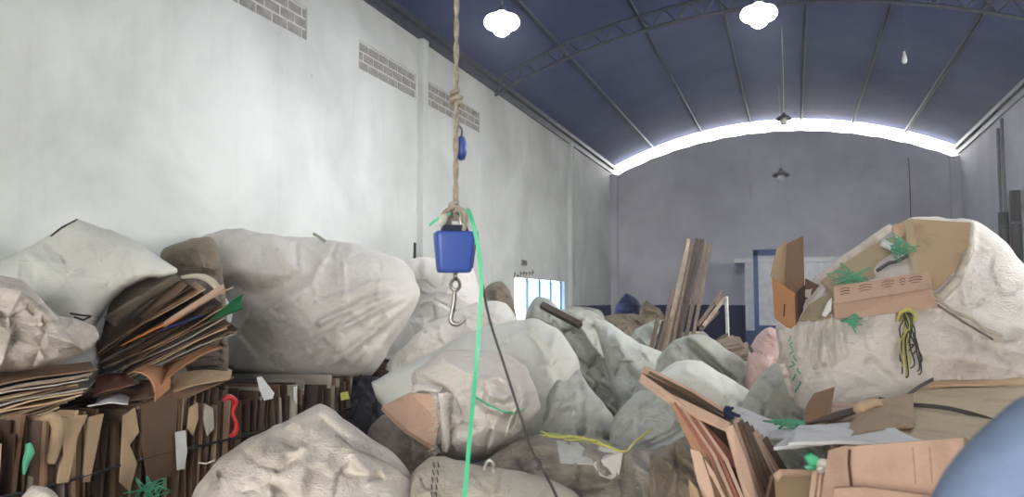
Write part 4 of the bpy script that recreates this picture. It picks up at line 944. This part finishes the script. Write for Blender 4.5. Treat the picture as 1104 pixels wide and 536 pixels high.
# straps over the stack
tag(mesh('tie_strap', *ribbon_vf(spline([P(888, 502, 2.60), P(905, 484, 2.64), P(930, 465, 3.1), P(960, 440, 3.65), P(990, 418, 4.2), P(1006, 409, 4.5)], 6), .02, .006, UPV), 'cordgrey'), 'dark strap running from the green knot over the stack', 'strap')
tag(mesh('tie_strap', *ribbon_vf(spline([P(948, 430, 3.9), P(980, 436, 3.72), P(1020, 440, 3.55), P(1060, 450, 3.35), P(1090, 462, 3.2)], 6), .02, .006, UPV), 'cordgrey'), 'dark strap crossing the large olive sheet', 'strap')
tag(mesh('tie_strap', *ribbon_vf(spline([P(864, 470, 3.3), P(872, 484, 3.0), P(880, 498, 2.62)], 6), .016, .005, RIGHT), 'cordgrey'), 'short dark strap between the white boards and the knot', 'strap')
r = root('strap_knot', P(884, 503, 2.6), 'pale green plastic knot holding the straps together', 'knot')
tube('tail', [P(886, 502, 2.58), P(876, 496, 2.57), P(871, 490, 2.57)], [.012, .02, .012], 'green_l', r)
tube('tail', [P(886, 503, 2.58), P(876, 503, 2.57), P(868, 505, 2.57)], [.012, .014, .008], 'green', r)
tube('knot_body', [P(882, 500, 2.57), P(888, 499, 2.55), P(892, 503, 2.56), P(887, 507, 2.57), P(883, 503, 2.56)], .015, 'cream', r)
tangle('twine_tangle', P(855, 456, 3.9), .12, 6, .006, 'green', 'green twine lying behind the white boards', 'twine', 99, (1, .5, .3))

# ------------------------------------------------------------------ upright cartons, front centre
ctr = [
    # corners (px, py, depth), thickness, material, label
    ([(691, 402, 3.42), (694, 395, 3.46), (702, 397, 3.48), (746, 419, 3.47), (796, 450, 3.42), (792, 456, 3.40), (742, 425, 3.45), (700, 404, 3.46)], .012, 'c_salmon', 'upper folded edge of the leaning flattened carton'),
    ([(695, 402, 3.47), (742, 424, 3.46), (794, 455, 3.42), (822, 520, 3.3), (836, 575, 3.2), (815, 575, 3.2), (786, 462, 3.35), (742, 444, 3.42), (720, 430, 3.42)], .012, 'c_dark', 'inner face of the leaning flattened carton, shade put in its colour'),  # inner face made dark to paint in its shade
    ([(690, 410, 3.34), (691, 402, 3.40), (724, 425, 3.32), (758, 441, 3.24), (788, 456, 3.15), (785, 464, 3.12), (752, 449, 3.2), (722, 433, 3.27)], .012, 'c_salmon', 'lower folded edge of the leaning flattened carton'),
    ([(722, 433, 3.27), (746, 447, 3.22), (764, 480, 3.12), (801, 545, 2.98), (806, 570, 2.93), (792, 570, 2.93), (766, 520, 3.04), (740, 472, 3.16)], .010, 'c_face', 'broad ochre face of the leaning flattened carton'),
    ([(744, 446, 3.36), (786, 463, 3.36), (818, 572, 3.1), (798, 572, 3.1)], .010, 'c_dark', 'dark sheet filling the shaded gap inside the leaning flattened carton'),  # dark sheet put where the open gap is only shaded
    ([(747, 449, 3.30), (752, 449, 3.30), (792, 490, 3.2), (796, 506, 3.16), (790, 502, 3.16), (766, 478, 3.24)], .010, 'c_maroon', 'ragged inner flap of the leaning carton'),
    ([(783, 463, 3.11), (790, 457, 3.12), (803, 492, 3.05), (826, 570, 2.9), (814, 570, 2.9), (796, 510, 3.0)], .012, 'c_salmon', 'salmon carton edge running down the leaning bundle'),
    ([(744, 484, 3.1), (754, 487, 3.08), (770, 510, 3.0), (786, 545, 2.94), (786, 570, 2.92), (770, 570, 2.92), (752, 520, 3.03)], .010, 'c_salmon', 'salmon lower flap of the leaning bundle'),
    ([(757, 493, 3.06), (764, 492, 3.05), (782, 525, 2.97), (792, 570, 2.9), (778, 570, 2.9), (768, 525, 2.98)], .010, 'c_brown', 'ridged brown flap low in the leaning bundle'),
    ([(742, 516, 3.0), (752, 528, 2.96), (764, 570, 2.9), (748, 570, 2.9)], .010, 'c_tan', 'pale torn flap at the foot of the leaning bundle'),
]
for pts, th, m_, lab in ctr: flat(pts, th, m_, lab)
for k in range(4):
    x0, y0 = 726 + k * 7, 434 + k * 4; xe = 794 + k * 5.5
    tag(slab('cardboard_strip', [(x0, y0, 3.24), (x0 + 2.2, y0 - .5, 3.24), ((x0 + xe) / 2 + 6, (y0 + 560) / 2 - 8, 3.06), (xe + 3, 565, 2.9), (xe, 566, 2.9), ((x0 + xe) / 2 + 2.5, (y0 + 560) / 2 - 6, 3.06)], .006, 'c_salmon' if k % 2 else 'c_maroon'),
        ('thin salmon' if k % 2 else 'thin reddish') + ' carton edge lying on the ochre face of the leaning bundle', 'cardboard', 'carton edges on the ochre face')
tag(slab('cardboard_strip', [(700, 400, 3.44), (746, 423, 3.42), (788, 450, 3.36), (790, 453, 3.36), (744, 428, 3.42), (699, 403, 3.44)], .006, 'c_brown'), 'brown inner ply along the upper folded edge', 'cardboard')
q = random.Random(5)
for i in range(8):
    x0 = 786 + i * 5.2; y0 = 444 + i * 3.5 + q.uniform(-3, 3); z0 = 3.3 + i * .03; xb = 822 + i * 9 + q.uniform(-2, 2)
    tag(slab('carton_sheet', [(x0, y0 + 4, z0), (x0 + 4.5, y0, z0 + .12), (xb + 8, 575, z0 - .2), (xb, 580, z0 - .3)], .012, (m_ := q.choice(('c_brown', 'c_salmon', 'c_salmon', 'c_brown')))), 'thin ' + HUE[m_] + ' flattened carton seen edge on in the leaning bundle', 'cardboard', 'edge-on cartons of the leaning bundle')
tangle('plastic_scrap', P(786, 446, 3.25), .035, 5, .005, 'sk_navy', 'small dark plastic scrap caught on the leaning bundle', 'plastic', 71)
sack('dark brown stained bag behind the foot of the leaning cartons', [(700, 500), (716, 482), (740, 470), (764, 480), (780, 520), (785, 620), (770, 690), (715, 690), (700, 600)], 3.85, .2, .25, 'sk_brown', fold=(.06, .6, 1.6))
slab_ = tag(slab('carton_scrap', [(812, 440, 5.9), (818, 428, 6.0), (826, 432, 6.0), (828, 446, 5.9), (818, 450, 5.85)], .03, 'c_orange'), 'small orange carton scrap beside the smooth white sack', 'cardboard')

# ------------------------------------------------------------------ crane scale on its rope
zS = 3.3
C0 = P(491, 272, zS)
zt = roofz(C0.x)
r = root('hoist_rope', Vector((C0.x, C0.y, P(491, 232, zS).z)), 'beige twisted rope holding the blue crane scale', 'rope')
z0 = P(491, 238, zS).z
for ph in (0, math.pi):
    pts = []; k = 150
    for i in range(k + 1):
        z = z0 + (zt - z0) * i / k; a = ph + i * 1.05
        pts.append(Vector((C0.x + .006 * math.cos(a), C0.y + .006 * math.sin(a), z)))
    v, f = tube_vf(pts, .0075, 6); mesh('strand', v, f, 'rope', r, smooth=True)
for k_, (x, y) in enumerate(((491, 103), (491, 226))):
    c = P(x, y, zS); c.x, c.y = C0.x, C0.y
    pts = [c + Vector((.022 * math.cos(a), .022 * math.sin(a), -.03 + .06 * a / 12)) for a in [j * .6 for j in range(21)]]
    v, f = tube_vf(pts, .011, 6); mesh('knot', v, f, 'rope', r, smooth=True)
for dx, dd in ((-13, 0), (-6, .03), (7, .02), (11, -.02)):
    tube('loop', [P(491, 222, zS - .02), P(491 + dx * .9, 229, zS - .03 + dd), P(491 + dx, 238, zS - .02 + dd), P(491 + dx * .8, 248, zS + dd)], .010, 'rope', r)
tube('frayed_end', [P(476, 242, zS - .05), P(478, 236, zS - .06), P(482, 232, zS - .05)], [.012, .018, .008], 'cream', r)
# pulley higher up the rope
c = P(495, 156, zS); c = Vector((C0.x + .004, C0.y + .05, c.z))
r = root('rope_pulley', c, 'small blue pulley block behind the rope above the scale', 'pulley')
v, f = lathe_vf([(0, -.055), (.014, -.05), (.024, -.02), (.022, .025), (.013, .05), (0, .055)], c, 14); mesh('shell', v, f, 'blue', r, smooth=True)
tube('shackle', [c + Vector((0, 0, .05)), c + Vector((.01, -.02, .08)), c + Vector((-.004, -.05, .095))], .005, 'metal', r)
# crane scale body
r = root('crane_scale', P(490, 296, zS), 'blue crane scale with steel hook hanging on the rope', 'scale')
def rounded(wt, dp, z, n=6):
    pts = []; rr = min(wt, dp) * .38
    for cx_, cy_, a0 in ((wt - rr, dp - rr, 0), (-wt + rr, dp - rr, 90), (-wt + rr, -dp + rr, 180), (wt - rr, -dp + rr, 270)):
        for j in range(n + 1):
            a = math.radians(a0 + 90 * j / n); pts.append((cx_ + rr * math.cos(a), cy_ + rr * math.sin(a), z))
    return pts
yawS = YAW + math.radians(14); Rm = Matrix.Rotation(yawS, 3, 'Z')
top_z = P(491, 250, zS).z; bot_z = P(491, 294, zS).z; hS = top_z - bot_z
prof = [(0.92, .0), (1.0, .03), (1.0, .12), (.93, .5), (.84, .9), (.80, .97), (.72, 1.0)]
V_ = []; n_ = 28
for s_, t_ in prof:
    V_ += [Vector(p) for p in rounded(.086 * s_, .057 * s_, top_z - hS * t_)]
Fc = []
for i in range(len(prof) - 1):
    for k in range(n_): Fc.append((i * n_ + k, i * n_ + (k + 1) % n_, (i + 1) * n_ + (k + 1) % n_, (i + 1) * n_ + k))
Fc += [tuple(range(n_)), tuple(range((len(prof) - 1) * n_, len(prof) * n_))]
cS = Vector((C0.x, C0.y, 0)) - RIGHT * .005
V_ = [Rm @ p + cS for p in V_]
mesh('casing', V_, Fc, 'blue', r, smooth=True)
V_ = []
for zz, k in ((top_z - .01, 1.03), (bot_z + .02, .84)):
    for (x, y) in ((.083, -.042), (.094, -.025), (.094, .033), (.082, .046)): V_.append(Rm @ Vector((x * k, y * k, zz)) + cS)
mesh('end_cap', V_, [(0, 1, 5, 4), (1, 2, 6, 5), (2, 3, 7, 6), (0, 4, 7, 3), (0, 3, 2, 1), (4, 5, 6, 7)], 'blue_dk', r)
tube('top_shackle', [cS + Vector((-.03, 0, top_z - .01)), cS + Vector((-.028, 0, top_z + .05)), cS + Vector((0, 0, top_z + .075)), cS + Vector((.028, 0, top_z + .05)), cS + Vector((.03, 0, top_z - .01))], .009, 'metal', r)
V_ = [Rm @ Vector(p) + cS for p in rounded(.06, .042, top_z - .002) + rounded(.05, .034, top_z + .028)]
mesh('top_lid', V_, [(k, (k + 1) % n_, n_ + (k + 1) % n_, n_ + k) for k in range(n_)] + [tuple(range(n_, 2 * n_))], 'blue_dk', r, smooth=False)
def hk(px, py, d=0): return P(px, py, zS + d)
tube('eye_bolt', [hk(491, 294), hk(491, 302)], .010, 'metal', r, k=0)
pts = [hk(491 + 5 * math.sin(a), 307 - 6 * math.cos(a), .01 * math.cos(a)) for a in [j * math.pi / 6 for j in range(13)]]
v, f = tube_vf(pts, .008, 7); mesh('ring', v, f, 'metal', r, smooth=True)
tube('hook', [hk(490, 311), hk(490, 318), hk(489, 328), hk(487, 338), hk(486, 345), hk(489, 349), hk(494, 349.5), hk(499, 346), hk(501, 340)], [.009, .010, .010, .010, .011, .012, .011, .008, .003], 'metal', r, n=8)
pts = [(504, 225, -.06), (507, 232, -.08), (511, 245, -.10), (516, 270, -.10), (519, 305, -.10), (517, 345, -.12), (513, 400, -.16), (507, 465, -.30), (501, 536, -.45), (497, 590, -.55), (494, 650, -.6)]
tag(mesh('green_strap', *ribbon_vf(spline([P(x, y, zS + d) for x, y, d in pts], 6), .017, .003, RIGHT), 'green_l'), 'mint green plastic strap hanging from the crane scale', 'strap')
tag(mesh('green_strap', *ribbon_vf(spline([P(463, 243, zS - .02), P(469, 238, zS - .04), P(476, 234, zS - .04), P(486, 230, zS - .03)], 4), .012, .003, UPV), 'green_l'), 'short green strap tail at the rope knot', 'strap')
pts = [(514, 250, -.05), (517, 275, -.07), (520, 305, -.08), (528, 345, -.08), (543, 392, -.1), (563, 455, -.16), (575, 490, -.26), (588, 512, -.34), (600, 536, -.42), (618, 590, -.5)]
r = root('slanting_rope', P(618, 590, zS - .5), 'thin dark cord slanting down from the crane scale', 'cord')
tube('cord', [P(x, y, zS + d) for x, y, d in pts], .0055, 'cordgrey', r, n=6)
tube('knot', [P(576, 494, zS - .26), P(580, 497, zS - .28), P(582, 502, zS - .28), P(578, 506, zS - .28)], .009, 'cordgrey', r)

# ------------------------------------------------------------------ person at the right edge, seen from behind
def person(base, facing):
    J = {'pelvis': (0, 0, .98), 'waist': (0, 0, 1.12), 'chest': (0, .01, 1.32), 'upper': (0, 0, 1.44), 'neck': (0, 0, 1.545), 'head0': (0, .02, 1.63), 'head1': (0, .02, 1.72), 'crown': (0, .01, 1.79)}
    E = [('pelvis', 'waist'), ('waist', 'chest'), ('chest', 'upper'), ('upper', 'neck'), ('neck', 'head0'), ('head0', 'head1'), ('head1', 'crown')]
    Rd = {'pelvis': (.17, .12), 'waist': (.155, .115), 'chest': (.175, .125), 'upper': (.13, .10), 'neck': (.062, .062), 'head0': (.078, .09), 'head1': (.085, .105), 'crown': (.06, .075)}
    for s, t_ in ((-1, 'l'), (1, 'r')):
        J.update({'clav' + t_: (s * .105, 0, 1.455), 'sho' + t_: (s * .195, 0, 1.385), 'upa' + t_: (s * .225, 0, 1.30), 'elb' + t_: (s * .25, -.02, 1.13), 'wri' + t_: (s * .25, .10, .90), 'palm' + t_: (s * .245, .13, .83),
                  'hip' + t_: (s * .10, 0, .90), 'kne' + t_: (s * .11, .02, .50), 'ank' + t_: (s * .115, -.02, .09), 'toe' + t_: (s * .13, .15, .04)})
        Rd.update({'clav' + t_: (.075, .075), 'sho' + t_: (.074, .074), 'upa' + t_: (.062, .062), 'elb' + t_: (.048, .048), 'wri' + t_: (.032, .032), 'palm' + t_: (.042, .024), 'hip' + t_: (.105, .105), 'kne' + t_: (.068, .068), 'ank' + t_: (.05, .05), 'toe' + t_: (.045, .035)})
        E += [('upper', 'clav' + t_), ('clav' + t_, 'sho' + t_), ('sho' + t_, 'upa' + t_), ('upa' + t_, 'elb' + t_), ('elb' + t_, 'wri' + t_), ('wri' + t_, 'palm' + t_), ('pelvis', 'hip' + t_), ('hip' + t_, 'kne' + t_), ('kne' + t_, 'ank' + t_), ('ank' + t_, 'toe' + t_)]
        for i, (fx, ln) in enumerate(((-.03, .062), (-.01, .075), (.01, .07), (.03, .055))):
            a, b = 'f%d%s' % (i, t_), 'g%d%s' % (i, t_)
            J[a] = (s * .245 + fx * .3, .14 + fx, .80); J[b] = (s * .235 + fx * .3, .15 + fx, .80 - ln); Rd[a] = (.009, .009); Rd[b] = (.0075, .0075)
            E += [('palm' + t_, a), (a, b)]
        J['t' + t_] = (s * .215, .17, .82); Rd['t' + t_] = (.011, .011); E += [('palm' + t_, 't' + t_)]
    names = list(J); idx = {n: i for i, n in enumerate(names)}
    me = bpy.data.meshes.new('skeleton'); me.from_pydata([J[n] for n in names], [(idx[a], idx[b]) for a, b in E], [])
    o = bpy.data.objects.new('skeleton', me); col.objects.link(o)
    md = o.modifiers.new('skin', 'SKIN'); md.use_smooth_shade = True
    sv = me.skin_vertices[0].data
    for n in names: sv[idx[n]].radius = Rd[n]; sv[idx[n]].use_root = (n == 'pelvis')
    sd = o.modifiers.new('sub', 'SUBSURF'); sd.levels = 2; sd.render_levels = 2
    dg = bpy.context.evaluated_depsgraph_get(); ev = o.evaluated_get(dg); m2 = bpy.data.meshes.new_from_object(ev)
    bpy.data.objects.remove(o)
    for k in ('shirt', 'jeans', 'skin', 'shirt_d'): m2.materials.append(M[k])
    for p in m2.polygons:
        c = p.center; p.use_smooth = True
        if c.z > 1.555: p.material_index = 2
        elif c.z < .97 and abs(c.x) < .2: p.material_index = 1
        elif c.z < .93: p.material_index = 2
        else: p.material_index = 0
    r = root('person', base, 'person in a light blue shirt standing close before the carton stack', 'person')
    r.rotation_euler = (0, 0, facing); r.scale = (1.0, 1.0, 1.03)
    b = bpy.data.objects.new('body', m2); col.objects.link(b); b.parent = r
    # hair cap, collar, ears, nose
    def kid(name, vf, mat):
        me_ = bpy.data.meshes.new(name); me_.from_pydata([tuple(v) for v in vf[0]], [], vf[1]); me_.materials.append(M[mat]); me_.polygons.foreach_set('use_smooth', [True] * len(me_.polygons))
        oo = bpy.data.objects.new(name, me_); col.objects.link(oo); oo.parent = r; return oo
    prof = [(.095, -.06), (.105, 0), (.102, .05), (.08, .1), (.045, .125), (0, .13)]
    v, f = lathe_vf(prof, (0, 0, 0), 20); v = [(x * .88, y * 1.05 - .005, z + 1.70) for x, y, z in v]; kid('hair', (v, f), 'hair')
    pr = [(.085, -.03), (.088, .0), (.074, .035), (.066, .045), (.066, .0)]
    v, f = lathe_vf(pr, (0, 0, 1.525), 20); kid('collar', (v, f), 'shirt_d')
    return r
pb = Vector((-math.sin(YAW), math.cos(YAW), 0)) * 1.08 + Vector((math.cos(YAW), math.sin(YAW), 0)) * .842; pb.z = 0
person(pb, YAW)
